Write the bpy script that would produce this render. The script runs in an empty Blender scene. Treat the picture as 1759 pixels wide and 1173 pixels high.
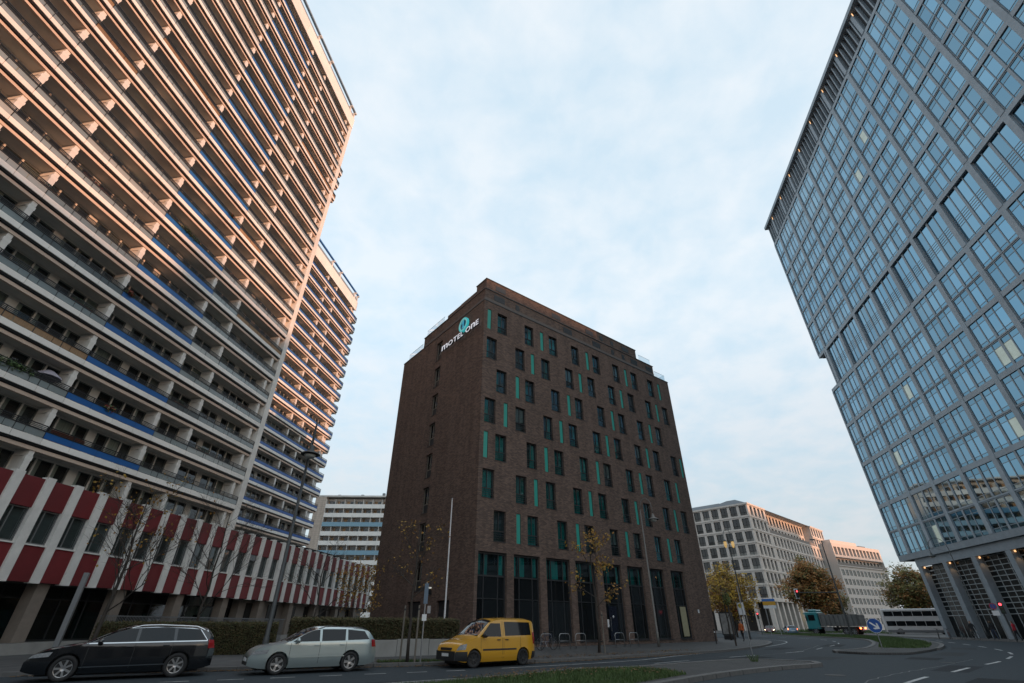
import bpy, math, random
from mathutils import Vector, Matrix
R = math.radians
random.seed(7)
scene = bpy.context.scene
col = scene.collection
# ---------------------------------------------------------------- camera, sky, sun, exposure
cam_d = bpy.data.cameras.new('camera'); cam = bpy.data.objects.new('camera', cam_d); col.objects.link(cam)
cam_d.sensor_width = 36; cam_d.lens = 36 * 796.5 / 1759; cam_d.clip_start = .1; cam_d.clip_end = 6000
cam.location = (0, 0, 1.45); cam.rotation_euler = (R(90 + 31.47), 0, 0)
scene.camera = cam
SUN_AZ, SUN_EL = 129.5, 3.2            # compass degrees clockwise from the viewing direction
world = bpy.data.worlds.new('World'); scene.world = world; world.use_nodes = True
nt = world.node_tree; nt.nodes.clear()
def N(t, **k):
    n = nt.nodes.new(t)
    for a, b in k.items(): setattr(n, a, b)
    return n
L = nt.links.new
out = N('ShaderNodeOutputWorld'); bg = N('ShaderNodeBackground'); bg.inputs['Strength'].default_value = .12
sky = N('ShaderNodeTexSky', sky_type='NISHITA', sun_disc=False, sun_elevation=R(SUN_EL), sun_rotation=R(SUN_AZ),
        altitude=50, air_density=1.0, dust_density=2.0, ozone_density=1.6)
tc = N('ShaderNodeTexCoord'); sep = N('ShaderNodeSeparateXYZ'); L(tc.outputs['Generated'], sep.inputs[0])
den = N('ShaderNodeMath', operation='ADD'); L(sep.outputs['Z'], den.inputs[0]); den.inputs[1].default_value = .28
mx = N('ShaderNodeMath', operation='MAXIMUM'); L(den.outputs[0], mx.inputs[0]); mx.inputs[1].default_value = .12
comb = N('ShaderNodeCombineXYZ')
for i, a in enumerate('XY'):
    dv = N('ShaderNodeMath', operation='DIVIDE'); L(sep.outputs[a], dv.inputs[0]); L(mx.outputs[0], dv.inputs[1]); L(dv.outputs[0], comb.inputs[i])
def cloud_noise(scale, detail, rough, dist, off):
    mp = N('ShaderNodeMapping'); mp.inputs['Location'].default_value = off; L(comb.outputs[0], mp.inputs[0])
    n = N('ShaderNodeTexNoise'); n.inputs['Scale'].default_value = scale; n.inputs['Detail'].default_value = detail
    n.inputs['Roughness'].default_value = rough; n.inputs['Distortion'].default_value = dist
    L(mp.outputs[0], n.inputs['Vector']); return n
n1 = cloud_noise(1.7, 5, .55, .25, (3.1, 1.7, 0)); n2 = cloud_noise(8.5, 5, .55, .2, (9.3, 4.2, 0))
ad = N('ShaderNodeMix', data_type='FLOAT'); ad.inputs[0].default_value = .66; L(n1.outputs['Fac'], ad.inputs[2]); L(n2.outputs['Fac'], ad.inputs[3])
rp = N('ShaderNodeValToRGB'); rp.color_ramp.elements[0].position = .36; rp.color_ramp.elements[1].position = .60
rp.color_ramp.elements[0].color = (.45, .45, .45, 1); rp.color_ramp.elements[1].color = (.95, .95, .95, 1); L(ad.outputs[0], rp.inputs[0])
cc = N('ShaderNodeRGB'); cc.outputs[0].default_value = (6.45, 6.95, 7.35, 1)          # thin high cloud, evenly lit
base = N('ShaderNodeMix', data_type='RGBA', blend_type='ADD'); base.inputs[0].default_value = 1
L(sky.outputs[0], base.inputs[6]); base.inputs[7].default_value = (3.5, 5.0, 6.0, 1)    # the blue between the clouds
mixc = N('ShaderNodeMix', data_type='RGBA'); L(rp.outputs[0], mixc.inputs[0]); L(base.outputs[2], mixc.inputs[6]); L(cc.outputs[0], mixc.inputs[7])
glow = N('ShaderNodeMix', data_type='RGBA', blend_type='ADD'); glow.inputs[0].default_value = .50      # low-sun sky light through the thin cloud
L(mixc.outputs[2], glow.inputs[6]); L(sky.outputs[0], glow.inputs[7])
hz = N('ShaderNodeValToRGB'); L(sep.outputs['Z'], hz.inputs[0]); hz.color_ramp.interpolation = 'EASE'      # greyer cloud bank all round the horizon
hz.color_ramp.elements[0].position = .0; hz.color_ramp.elements[0].color = (.745, .735, .745, 1); hz.color_ramp.elements[1].position = .60; hz.color_ramp.elements[1].color = (1, 1, 1, 1)
hm_ = N('ShaderNodeMix', data_type='RGBA', blend_type='MULTIPLY'); hm_.inputs[0].default_value = 1; L(glow.outputs[2], hm_.inputs[6]); L(hz.outputs[0], hm_.inputs[7]); L(hm_.outputs[2], bg.inputs[0]); L(bg.outputs[0], out.inputs[0])
sun_d = bpy.data.lights.new('sun', 'SUN'); sun_d.energy = 3.8; sun_d.angle = R(.6); sun_d.color = (1, .49, .275)
sun = bpy.data.objects.new('sun', sun_d); col.objects.link(sun)
sv = Vector((math.sin(R(SUN_AZ)) * math.cos(R(SUN_EL)), math.cos(R(SUN_AZ)) * math.cos(R(SUN_EL)), math.sin(R(SUN_EL))))
sun.rotation_euler = sv.to_track_quat('Z', 'Y').to_euler(); sun.location = sv * 60
scene.render.engine = 'CYCLES'
vs = scene.view_settings; vs.view_transform = 'Standard'; vs.look = 'None'; vs.exposure = .1; vs.gamma = 1

# ---------------------------------------------------------------- materials
MATS = {}
def M(name, c, rough=.65, metal=0., var=.12, scale=4., bump=0., spec=.5, emit=None, stretch=None, dirt=0., objvar=0., coord='Object', coat=0.):
    if name in MATS: return MATS[name]
    m = bpy.data.materials.new(name); m.use_nodes = True; t = m.node_tree; p = t.nodes['Principled BSDF']
    p.inputs['Roughness'].default_value = rough; p.inputs['Metallic'].default_value = metal
    p.inputs['Specular IOR Level'].default_value = spec
    if coat: p.inputs['Coat Weight'].default_value = coat; p.inputs['Coat Roughness'].default_value = .04
    if emit: p.inputs['Emission Color'].default_value = (*emit[:3], 1); p.inputs['Emission Strength'].default_value = emit[3]
    l = t.links.new
    co = t.nodes.new('ShaderNodeTexCoord'); mp = t.nodes.new('ShaderNodeMapping'); l(co.outputs[coord], mp.inputs[0])
    if stretch: mp.inputs['Scale'].default_value = stretch
    n = t.nodes.new('ShaderNodeTexNoise'); n.inputs['Scale'].default_value = scale; n.inputs['Detail'].default_value = 5; n.inputs['Roughness'].default_value = .62
    l(mp.outputs[0], n.inputs['Vector'])
    mr = t.nodes.new('ShaderNodeMapRange'); mr.inputs[1].default_value = .25; mr.inputs[2].default_value = .75
    mr.inputs[3].default_value = 1 - var; mr.inputs[4].default_value = 1 + var; l(n.outputs['Fac'], mr.inputs[0])
    val = mr.outputs[0]
    if dirt:
        n2 = t.nodes.new('ShaderNodeTexNoise'); n2.inputs['Scale'].default_value = scale * .23; n2.inputs['Detail'].default_value = 7; l(mp.outputs[0], n2.inputs['Vector'])
        r2 = t.nodes.new('ShaderNodeMapRange'); r2.inputs[1].default_value = .42; r2.inputs[2].default_value = .68; r2.inputs[3].default_value = 1; r2.inputs[4].default_value = 1 - dirt
        l(n2.outputs['Fac'], r2.inputs[0]); mm = t.nodes.new('ShaderNodeMath'); mm.operation = 'MULTIPLY'; l(val, mm.inputs[0]); l(r2.outputs[0], mm.inputs[1]); val = mm.outputs[0]
    if objvar:
        oi = t.nodes.new('ShaderNodeObjectInfo'); r3 = t.nodes.new('ShaderNodeMapRange'); r3.inputs[3].default_value = 1 - objvar; r3.inputs[4].default_value = 1 + objvar
        l(oi.outputs['Random'], r3.inputs[0]); mm = t.nodes.new('ShaderNodeMath'); mm.operation = 'MULTIPLY'; l(val, mm.inputs[0]); l(r3.outputs[0], mm.inputs[1]); val = mm.outputs[0]
    sc = t.nodes.new('ShaderNodeVectorMath'); sc.operation = 'SCALE'; sc.inputs[0].default_value = c; l(val, sc.inputs['Scale'])
    l(sc.outputs[0], p.inputs['Base Color'])
    if bump:
        b = t.nodes.new('ShaderNodeBump'); b.inputs['Strength'].default_value = bump; b.inputs['Distance'].default_value = .02; l(n.outputs['Fac'], b.inputs['Height']); l(b.outputs[0], p.inputs['Normal'])
    MATS[name] = m; return m
def brick_mat(name, c1, c2, mortar, bw, bh, ms, rough=.8, bump=.4, bias=0.):
    m = bpy.data.materials.new(name); m.use_nodes = True; t = m.node_tree; p = t.nodes['Principled BSDF']; l = t.links.new
    p.inputs['Roughness'].default_value = rough; p.inputs['Specular IOR Level'].default_value = .35
    co = t.nodes.new('ShaderNodeTexCoord'); b = t.nodes.new('ShaderNodeTexBrick'); l(co.outputs['UV'], b.inputs['Vector'])
    b.inputs['Scale'].default_value = 1; b.inputs['Brick Width'].default_value = bw; b.inputs['Row Height'].default_value = bh
    b.inputs['Mortar Size'].default_value = ms; b.inputs['Color1'].default_value = (*c1, 1); b.inputs['Color2'].default_value = (*c2, 1)
    b.inputs['Mortar'].default_value = (*mortar, 1); b.inputs['Bias'].default_value = bias; b.inputs['Mortar Smooth'].default_value = .3
    n = t.nodes.new('ShaderNodeTexNoise'); n.inputs['Scale'].default_value = .9; n.inputs['Detail'].default_value = 8; l(co.outputs['UV'], n.inputs['Vector'])
    mr = t.nodes.new('ShaderNodeMapRange'); mr.inputs[1].default_value = .3; mr.inputs[2].default_value = .7; mr.inputs[3].default_value = .90; mr.inputs[4].default_value = 1.10; l(n.outputs['Fac'], mr.inputs[0])
    mpz = t.nodes.new('ShaderNodeMapping'); mpz.inputs['Scale'].default_value = (1.6, .10, 1); l(co.outputs['UV'], mpz.inputs[0]); nz = t.nodes.new('ShaderNodeTexNoise'); nz.inputs['Scale'].default_value = 1; nz.inputs['Detail'].default_value = 4; l(mpz.outputs[0], nz.inputs['Vector'])
    mz = t.nodes.new('ShaderNodeMapRange'); mz.inputs[1].default_value = .35; mz.inputs[2].default_value = .7; mz.inputs[3].default_value = 1.08; mz.inputs[4].default_value = .82; l(nz.outputs['Fac'], mz.inputs[0])
    mzz = t.nodes.new('ShaderNodeMath'); mzz.operation = 'MULTIPLY'; l(mr.outputs[0], mzz.inputs[0]); l(mz.outputs[0], mzz.inputs[1])
    sc = t.nodes.new('ShaderNodeVectorMath'); sc.operation = 'SCALE'; l(b.outputs['Color'], sc.inputs[0]); l(mzz.outputs[0], sc.inputs['Scale']); l(sc.outputs[0], p.inputs['Base Color'])
    bp = t.nodes.new('ShaderNodeBump'); bp.inputs['Strength'].default_value = bump; bp.inputs['Distance'].default_value = .01; bp.invert = True
    l(b.outputs['Fac'], bp.inputs['Height']); l(bp.outputs[0], p.inputs['Normal'])
    MATS[name] = m; return m
def glass_mat(name, tint, refl=.12, rough=.02, thru=.8):
    "clear pane: tinted see-through plus a mirror share that grows at grazing angles"
    m = bpy.data.materials.new(name); m.use_nodes = True; t = m.node_tree; l = t.links.new; t.nodes.remove(t.nodes['Principled BSDF'])
    o = t.nodes['Material Output']; tr = t.nodes.new('ShaderNodeBsdfTransparent'); tr.inputs[0].default_value = (*[x * thru for x in tint], 1)
    g = t.nodes.new('ShaderNodeBsdfGlossy'); g.inputs['Roughness'].default_value = rough; g.inputs['Color'].default_value = (.9, .95, 1, 1)
    f = t.nodes.new('ShaderNodeFresnel'); f.inputs[0].default_value = 1.5
    a = t.nodes.new('ShaderNodeMath'); a.operation = 'ADD'; a.use_clamp = True; l(f.outputs[0], a.inputs[0]); a.inputs[1].default_value = refl
    ge = t.nodes.new('ShaderNodeNewGeometry'); bf = t.nodes.new('ShaderNodeMath'); bf.operation = 'SUBTRACT'; bf.inputs[0].default_value = 1; l(ge.outputs['Backfacing'], bf.inputs[1])
    ml = t.nodes.new('ShaderNodeMath'); ml.operation = 'MULTIPLY'; l(a.outputs[0], ml.inputs[0]); l(bf.outputs[0], ml.inputs[1])
    mx = t.nodes.new('ShaderNodeMixShader'); l(ml.outputs[0], mx.inputs[0]); l(tr.outputs[0], mx.inputs[1]); l(g.outputs[0], mx.inputs[2]); l(mx.outputs[0], o.inputs[0])
    MATS[name] = m; return m
def mirror_mat(name, tint, rough=.03, wob=.0, base=(.01, .014, .018), fac=.75):
    "coated facade glass: coloured reflection, faint waviness from pane to pane"
    m = bpy.data.materials.new(name); m.use_nodes = True; t = m.node_tree; l = t.links.new; p = t.nodes['Principled BSDF']
    p.inputs['Metallic'].default_value = 1; p.inputs['Roughness'].default_value = rough
    oi = t.nodes.new('ShaderNodeObjectInfo'); r3 = t.nodes.new('ShaderNodeMapRange'); r3.inputs[3].default_value = .82; r3.inputs[4].default_value = 1.12; l(oi.outputs['Random'], r3.inputs[0])
    sc = t.nodes.new('ShaderNodeVectorMath'); sc.operation = 'SCALE'; sc.inputs[0].default_value = tint; l(r3.outputs[0], sc.inputs['Scale']); l(sc.outputs[0], p.inputs['Base Color'])
    if wob:
        co = t.nodes.new('ShaderNodeTexCoord'); n = t.nodes.new('ShaderNodeTexNoise'); n.inputs['Scale'].default_value = .55; n.inputs['Detail'].default_value = 1; l(co.outputs['Object'], n.inputs['Vector'])
        ov = t.nodes.new('ShaderNodeVectorMath'); ov.operation = 'SCALE'; ov.inputs[0].default_value = (40, 17, 29); l(oi.outputs['Random'], ov.inputs['Scale'])
        av = t.nodes.new('ShaderNodeVectorMath'); av.operation = 'ADD'; l(co.outputs['Object'], av.inputs[0]); l(ov.outputs[0], av.inputs[1]); l(av.outputs[0], n.inputs['Vector'])
        b = t.nodes.new('ShaderNodeBump'); b.inputs['Strength'].default_value = wob; b.inputs['Distance'].default_value = .05; l(n.outputs['Fac'], b.inputs['Height']); l(b.outputs[0], p.inputs['Normal'])
    MATS[name] = m; return m

WHITE = M('white_paint_concrete', (.74, .72, .68), .75, var=.10, scale=1.3, dirt=.16)
WHITE2 = M('pale_fascia', (.85, .825, .78), .7, var=.07, scale=.9, dirt=.12, objvar=.04)
NOSE = M('beige_slab_edge', (.66, .52, .42), .8, var=.08, scale=1.2, dirt=.1)
SOFFIT = M('grey_soffit', (.60, .57, .53), .85, var=.12, scale=1.1, dirt=.15)
WALLP = M('balcony_wall', (.64, .61, .55), .8, var=.1, scale=1.0, objvar=.1)
THINF = M('slim_grey_frame', (.22, .215, .20), .5, var=.05)
FRAMEW = M('white_window_frame', (.60, .58, .53), .5, var=.05)
CURTN = M('curtain', (.46, .44, .38), .9, var=.35, scale=2.2, stretch=(6, 1, .2), objvar=.6)
DARKIN = M('dark_room', (.035, .033, .032), .9, var=.4, scale=.7, objvar=.5)
BLUEP = M('blue_panel', (.008, .10, .33), .45, var=.06, scale=1.5)
BLUEP2 = M('deep_blue_panel', (.018, .10, .34), .45, var=.06, scale=1.5)
GREYGL = M('frosted_balcony_glass', (.20, .235, .24), .18, var=.12, scale=.8, spec=.7, objvar=.18)
BLACKM = M('black_steel', (.018, .018, .020), .45, var=.1)
GREYM = M('grey_steel', (.18, .19, .20), .4, metal=.3, var=.1)
GALV = M('galvanised_steel', (.34, .35, .36), .38, metal=.75, var=.15, scale=9)
LAMPG = M('dark_green_grey_paint', (.045, .05, .052), .5, var=.12)
REDP = M('dark_red_panel', (.165, .016, .019), .6, var=.14, scale=1.3, dirt=.28, objvar=.12)
FINW = M('white_fin_concrete', (.76, .745, .71), .75, var=.08, scale=2.5, dirt=.18)
BEIGE = M('beige_stone_column', (.22, .185, .155), .8, var=.15, scale=2, dirt=.15)
BRICK = brick_mat('dark_brown_brick', (.205, .138, .108), (.105, .074, .062), (.058, .050, .047), .25, .0833, .009)
BRICKT = M('grey_band_course', (.13, .115, .105), .8, var=.12, scale=3)
TEAL = M('teal_panel', (.035, .33, .27), .35, var=.07, scale=1.2)
TEALC = M('teal_curtain', (.012, .20, .185), .85, var=.45, scale=1.6, stretch=(9, 1, .15), objvar=.35)
ANTH = M('anthracite_frame', (.030, .033, .036), .45, var=.08)
GLASS = glass_mat('clear_window_glass', (.75, .84, .84), refl=.02)
HGLASS = glass_mat('hotel_window_glass', (.80, .90, .90), refl=.05, thru=.95)
AGLASS = M('arcade_glass', (.010, .012, .013), .12, var=.3, spec=.18, objvar=.5)
DGLASS = M('dark_window_glass', (.012, .015, .017), .06, var=.3, spec=.8, objvar=.5)
STONEW = M('warm_limestone', (.60, .555, .51), .8, var=.08, scale=.8, dirt=.10)
WHITEB = M('pale_render', (.58, .54, .50), .8, var=.05, scale=.6)
SLATE = M('slate_roof', (.085, .10, .115), .6, var=.12, scale=2, stretch=(1, 1, 8))
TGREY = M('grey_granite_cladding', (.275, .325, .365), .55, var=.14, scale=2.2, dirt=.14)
TFRAME = M('grey_window_mullion', (.235, .28, .315), .45, metal=.1, var=.08)
TGLASS = mirror_mat('blue_facade_glass', (.18, .32, .415), .025, wob=.06)
TGLASS2 = mirror_mat('blue_transom_glass', (.14, .265, .35), .05, wob=.06)
TLIT = M('lit_office_pane', (.16, .20, .20), .08, var=.8, scale=1.1, spec=.8, emit=(.66, .78, .66, .26))
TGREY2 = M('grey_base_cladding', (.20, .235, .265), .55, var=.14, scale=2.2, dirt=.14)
LOUV = M('dark_louvre', (.045, .05, .055), .5, var=.1)
ASPH = M('asphalt', (.043, .053, .061), .8, var=.22, scale=26, bump=.35, dirt=.22, spec=.15)
PAVE = brick_mat('grey_paving_slabs', (.085, .086, .085), (.066, .067, .068), (.036, .036, .036), .4, .4, .012, rough=.75, bump=.3)
SETTS = brick_mat('small_grey_setts', (.085, .085, .084), (.062, .063, .064), (.036, .036, .035), .14, .12, .014, rough=.8, bump=.6)
KERBM = M('granite_kerb', (.115, .113, .11), .75, var=.2, scale=9, bump=.2)
PAINT = M('worn_road_paint', (.42, .43, .43), .7, var=.35, scale=8, dirt=.45)
GRASS = M('grass_blades', (.055, .095, .025), .75, var=.4, scale=1.2, coord='Object')
SOIL = M('soil', (.055, .047, .032), .95, var=.3, scale=4)
HEDGE = M('hedge_leaves', (.075, .060, .024), .8, var=.45, scale=2.2)
BARK = M('bark', (.048, .040, .034), .9, var=.3, scale=7, stretch=(1, 1, .3))
LEAFY = M('yellow_leaves', (.27, .165, .022), .75, var=.4, scale=1.6)
LEAFO = M('amber_leaves', (.235, .115, .020), .75, var=.45, scale=1.4)
LEAFB = M('brown_leaves', (.26, .125, .036), .8, var=.45, scale=.55)
LEAFG = M('olive_leaves', (.135, .122, .034), .8, var=.45, scale=.5)
CONC = M('light_concrete', (.30, .295, .28), .8, var=.12, scale=2, dirt=.2)
RUBBER = M('rubber', (.016, .016, .017), .75, var=.15)
BLACKPL = M('black_plastic', (.02, .021, .023), .5, var=.1)
ALLOY = M('alloy_rim', (.42, .43, .44), .3, metal=.8, var=.1)
CARGL = M('car_glass', (.008, .010, .012), .03, var=.05, spec=.42)
CHROME = M('chrome_trim', (.65, .66, .67), .15, metal=1, var=.03)
LAMPGL = M('headlamp_lens', (.48, .50, .52), .12, metal=.5, var=.35, scale=18)
TAILGL = M('tail_lamp_lens', (.30, .012, .014), .15, var=.1)
TAILON = M('lit_tail_lamp', (.5, .05, .02), .3, emit=(1, .16, .05, 9))
HEADON = M('lit_headlamp', (.9, .8, .6), .3, emit=(1, .78, .5, 9))
WARMLAMP = M('lit_downlight', (.9, .8, .6), .3, emit=(1, .52, .22, 1.3))
REDLAMP = M('lit_red_signal', (.8, .1, .1), .3, emit=(1, .06, .08, 3.2))
AMBERLAMP = M('lit_lantern_glass', (.8, .6, .3), .3, emit=(1, .58, .16, .35))
SIGNB = M('blue_sign', (.012, .075, .30), .4, var=.04)
SIGNW = M('white_sign', (.72, .73, .74), .45, var=.04)
SIGNY = M('yellow_sign', (.62, .33, .03), .45, var=.04)
SKIN = M('skin', (.42, .26, .19), .6, var=.05)

# ---------------------------------------------------------------- mesh helpers
class MB:
    def __init__(s): s.v = []; s.f = []; s.m = []
    def quad(s, a, b, c, d, mi=0):
        n = len(s.v); s.v += [tuple(a), tuple(b), tuple(c), tuple(d)]; s.f.append((n, n+1, n+2, n+3)); s.m.append(mi)
    def poly(s, pts, mi=0):
        n = len(s.v); s.v += [tuple(p) for p in pts]; s.f.append(tuple(range(n, n+len(pts)))); s.m.append(mi)
    def box(s, x0, x1, y0, y1, z0, z1, mi=0):
        if x0 > x1: x0, x1 = x1, x0
        if y0 > y1: y0, y1 = y1, y0
        if z0 > z1: z0, z1 = z1, z0
        n = len(s.v)
        s.v += [(x0,y0,z0),(x1,y0,z0),(x1,y1,z0),(x0,y1,z0),(x0,y0,z1),(x1,y0,z1),(x1,y1,z1),(x0,y1,z1)]
        for q in ((0,3,2,1),(4,5,6,7),(0,1,5,4),(1,2,6,5),(2,3,7,6),(3,0,4,7)): s.f.append(tuple(n+i for i in q)); s.m.append(mi)
        return s
    def prism(s, pts, z0, z1, mi=0, side=None):
        "pts: xy outline, counter-clockwise"
        n = len(s.v); k = len(pts); side = mi if side is None else side
        s.v += [(p[0], p[1], z0) for p in pts] + [(p[0], p[1], z1) for p in pts]
        s.f.append(tuple(n+k+i for i in range(k))); s.m.append(mi); s.f.append(tuple(n+k-1-i for i in range(k))); s.m.append(mi)
        for i in range(k):
            j = (i+1) % k; s.f.append((n+i, n+j, n+k+j, n+k+i)); s.m.append(side)
        return s
    def tube(s, pts, r, n=8, mi=0, cap=True):
        pts = [Vector(p) for p in pts]; rr = r if isinstance(r, (list, tuple)) else [r]*len(pts); rings = []
        up = None
        for i, p in enumerate(pts):
            t = (pts[min(i+1, len(pts)-1)] - pts[max(i-1, 0)]).normalized()
            if up is None: up = t.orthogonal().normalized()
            up = (up - t*up.dot(t))
            up = up.normalized() if up.length > 1e-6 else t.orthogonal().normalized()
            b = t.cross(up); base = len(s.v)
            for k in range(n):
                a = 2*math.pi*k/n; s.v.append(tuple(p + (up*math.cos(a) + b*math.sin(a))*rr[i]))
            rings.append(base)
        for i in range(len(rings)-1):
            for k in range(n):
                j = (k+1) % n; s.f.append((rings[i]+k, rings[i]+j, rings[i+1]+j, rings[i+1]+k)); s.m.append(mi)
        if cap:
            s.f.append(tuple(rings[0]+n-1-k for k in range(n))); s.m.append(mi); s.f.append(tuple(rings[-1]+k for k in range(n))); s.m.append(mi)
        return s
    def lathe(s, prof, n=24, c=(0,0,0), axis='Z', mi=0, cap=True):
        base = len(s.v)
        for (r, h) in prof:
            for k in range(n):
                a = 2*math.pi*k/n; x, y, z = r*math.cos(a), r*math.sin(a), h
                if axis == 'Y': x, y, z = x, z, -y
                if axis == 'X': x, y, z = z, x, y
                s.v.append((c[0]+x, c[1]+y, c[2]+z))
        for i in range(len(prof)-1):
            for k in range(n):
                j = (k+1) % n; s.f.append((base+i*n+k, base+i*n+j, base+(i+1)*n+j, base+(i+1)*n+k)); s.m.append(mi)
        if not cap: return s
        s.f.append(tuple(base+n-1-k for k in range(n))); s.m.append(mi); q = base+(len(prof)-1)*n; s.f.append(tuple(q+k for k in range(n))); s.m.append(mi)
        return s
    def wall(s, x0, x1, z0, z1, holes, y=0., depth=.25, mi=0, rev=None, T=None):
        "flat wall in the plane y with rectangular holes (hx0,hx1,hz0,hz1) and reveals going back by depth; T maps (x,y,z)"
        T = T or (lambda p: p); rev = mi if rev is None else rev
        xs = sorted(set([x0, x1] + [h[0] for h in holes] + [h[1] for h in holes])); zs = sorted(set([z0, z1] + [h[2] for h in holes] + [h[3] for h in holes]))
        xs = [x for x in xs if x0 <= x <= x1]; zs = [z for z in zs if z0 <= z <= z1]
        for j in range(len(zs)-1):
            zc = (zs[j]+zs[j+1])/2; row = [h for h in holes if h[2] < zc < h[3]]; run = None
            for i in range(len(xs)-1):
                xc = (xs[i]+xs[i+1])/2; solid = not any(h[0] < xc < h[1] for h in row)
                if solid and run is None: run = xs[i]
                if run is not None and (not solid or i == len(xs)-2):
                    e = xs[i+1] if solid else xs[i]
                    s.quad(*[T(p) for p in ((run,y,zs[j]),(e,y,zs[j]),(e,y,zs[j+1]),(run,y,zs[j+1]))], mi); run = None
        for a, b, c, d in holes:
            y2 = y+depth
            for q in (((a,y,c),(a,y,d),(a,y2,d),(a,y2,c)), ((b,y,d),(b,y,c),(b,y2,c),(b,y2,d)), ((a,y,d),(b,y,d),(b,y2,d),(a,y2,d)), ((b,y,c),(a,y,c),(a,y2,c),(b,y2,c))):
                s.quad(*[T(p) for p in q], rev)
        return s
    def mesh(s, name, mats, smooth=False):
        me = bpy.data.meshes.new(name); me.from_pydata(s.v, [], s.f)
        for m in (mats if isinstance(mats, (list, tuple)) else [mats]): me.materials.append(m)
        if any(s.m): me.polygons.foreach_set('material_index', s.m)
        uv = me.uv_layers.new(name='UVMap'); data = [0.]*(2*len(me.loops)); vv = me.vertices
        for p in me.polygons:
            n = p.normal; ax = 2 if abs(n.z) > .7 else (0 if abs(n.x) > abs(n.y) else 1)
            for li in p.loop_indices:
                c = vv[me.loops[li].vertex_index].co
                data[2*li], data[2*li+1] = ((c.x, c.y) if ax == 2 else (c.y, c.z) if ax == 0 else (c.x, c.z))
        uv.data.foreach_set('uv', data)
        if smooth: me.polygons.foreach_set('use_smooth', [True]*len(me.polygons))
        me.update(); return me
def link(name, me, parent=None, loc=(0,0,0), rz=0., label=None, cat=None, group=None, kind=None):
    o = bpy.data.objects.new(name, me); col.objects.link(o); o.parent = parent; o.location = loc
    if rz: o.rotation_euler = (0, 0, rz)
    if label: o['label'] = label
    if cat: o['category'] = cat
    if group: o['group'] = group
    if kind: o['kind'] = kind
    return o
def part(name, mb, mats, parent=None, smooth=False, **k): return link(name, mb.mesh(name, mats, smooth), parent, **k)
def thing(name, label, cat, loc=(0,0,0), rz=0., group=None): return link(name, None, None, loc, rz, label, cat, group)
def frame(name, label, cat, az, loc, group=None): return thing(name, label, cat, loc, R(90-az), group)
def dup(o, loc, rz=None, label=None, parent=None):
    c = o.copy(); col.objects.link(c); c.parent = parent
    if parent is None: c.location = loc
    if rz is not None: c.rotation_euler = (0, 0, rz)
    if label: c['label'] = label
    for ch in o.children: dup(ch, None, parent=c)
    return c
def bev(o, w=.02, seg=2):
    b = o.modifiers.new('bevel', 'BEVEL'); b.width = w; b.segments = seg; b.limit_method = 'ANGLE'; return o
def struct(name, mb, mats, **k): return part(name, mb, mats, kind='structure', **k)
def inpoly(x, y, P):
    c = False; j = len(P)-1
    for i in range(len(P)):
        if (P[i][1] > y) != (P[j][1] > y) and x < (P[j][0]-P[i][0])*(y-P[i][1])/(P[j][1]-P[i][1]) + P[i][0]: c = not c
        j = i
    return c
def resample(pl, step):
    out = [Vector(pl[0])]; acc = 0
    for a, b in zip(pl[:-1], pl[1:]):
        a, b = Vector(a), Vector(b); d = (b-a).length; t = step-acc
        while t <= d: out.append(a + (b-a)*(t/d)); t += step
        acc = (acc + d) % step
    return out
def smoothline(pl, n=6):
    P = [Vector(p) for p in pl]; P = [P[0]*2-P[1]] + P + [P[-1]*2-P[-2]]; o = []
    for i in range(1, len(P)-2):
        for k in range(n):
            t = k/n; a, b, c, d = P[i-1], P[i], P[i+1], P[i+2]
            o.append(.5*((2*b) + (c-a)*t + (2*a-5*b+4*c-d)*t*t + (3*b-a-3*c+d)*t**3))
    o.append(P[-2]); return o

# ---------------------------------------------------------------- ground, road, pavements
GROUND = M('distant_ground', (.075, .078, .072), .9, var=.25, scale=.05)
struct('ground', MB().box(-1500, 1500, -900, 2200, -1.5, -.02), GROUND)
road_poly = [(-60,-40),(60,-40),(75,30),(110,130),(170,260),(60,260),(20,120),(-60,60)]
rd = MB(); rd.poly([(x, y, .0) for x, y in road_poly]); struct('road', rd, ASPH)
KM = MB().box(-.485, .485, -.14, .14, -.05, .13).mesh('kerb_stone', KERBM)
def pavement(name, kerbline, closing, mat, z=.12, stones=True, sm=5, limit=170):
    kl = smoothline(kerbline, sm) if sm else [Vector(p) for p in kerbline]
    pts = [(p.x, p.y) for p in kl] + list(closing)
    area = sum(pts[i][0]*pts[(i+1) % len(pts)][1]-pts[(i+1) % len(pts)][0]*pts[i][1] for i in range(len(pts)))
    if area < 0: pts = pts[::-1]
    o = struct(name, MB().prism(pts, -.03, z), mat)
    if stones:
        rs = resample(kl, 1.0)
        for a, b in list(zip(rs[:-1], rs[1:]))[:limit]:
            d = b-a; c = (a+b)/2
            k = link('kerb_stone', KM, o, (c.x, c.y, random.uniform(-.006, .004)), math.atan2(d.y, d.x)+random.uniform(-.012, .012))
    return o, kl
kerb_n = [(-44,8.5),(-30,13.6),(-16.3,19.0),(-10.5,21.3),(-5.6,23.0),(-1.2,24.4),(1.2,25.4),(6.3,29.4),(9.4,32),(14.1,36.2),(19.8,43.8),(24.3,52),(26.4,58.5),(26.0,65),(22.5,72)]
pav_n, kn = pavement('pavement', kerb_n, [(10,84),(-20,100),(-60,110),(-70,40),(-70,8)], PAVE)
kerb_e = [(66,128),(60,100),(55.2,76),(53,64),(50.6,54),(46.5,42),(42,30),(38,14),(36,-10)]
pav_e, ke = pavement('pavement', kerb_e, [(140,-10),(150,128)], PAVE, limit=75)
far_l = [(14,92),(30,104),(46,118),(60,138),(70,150)]
pav_f, _ = pavement('pavement', far_l, [(150,260),(-60,260),(-60,112),(-20,103)], PAVE, limit=70)
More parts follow.
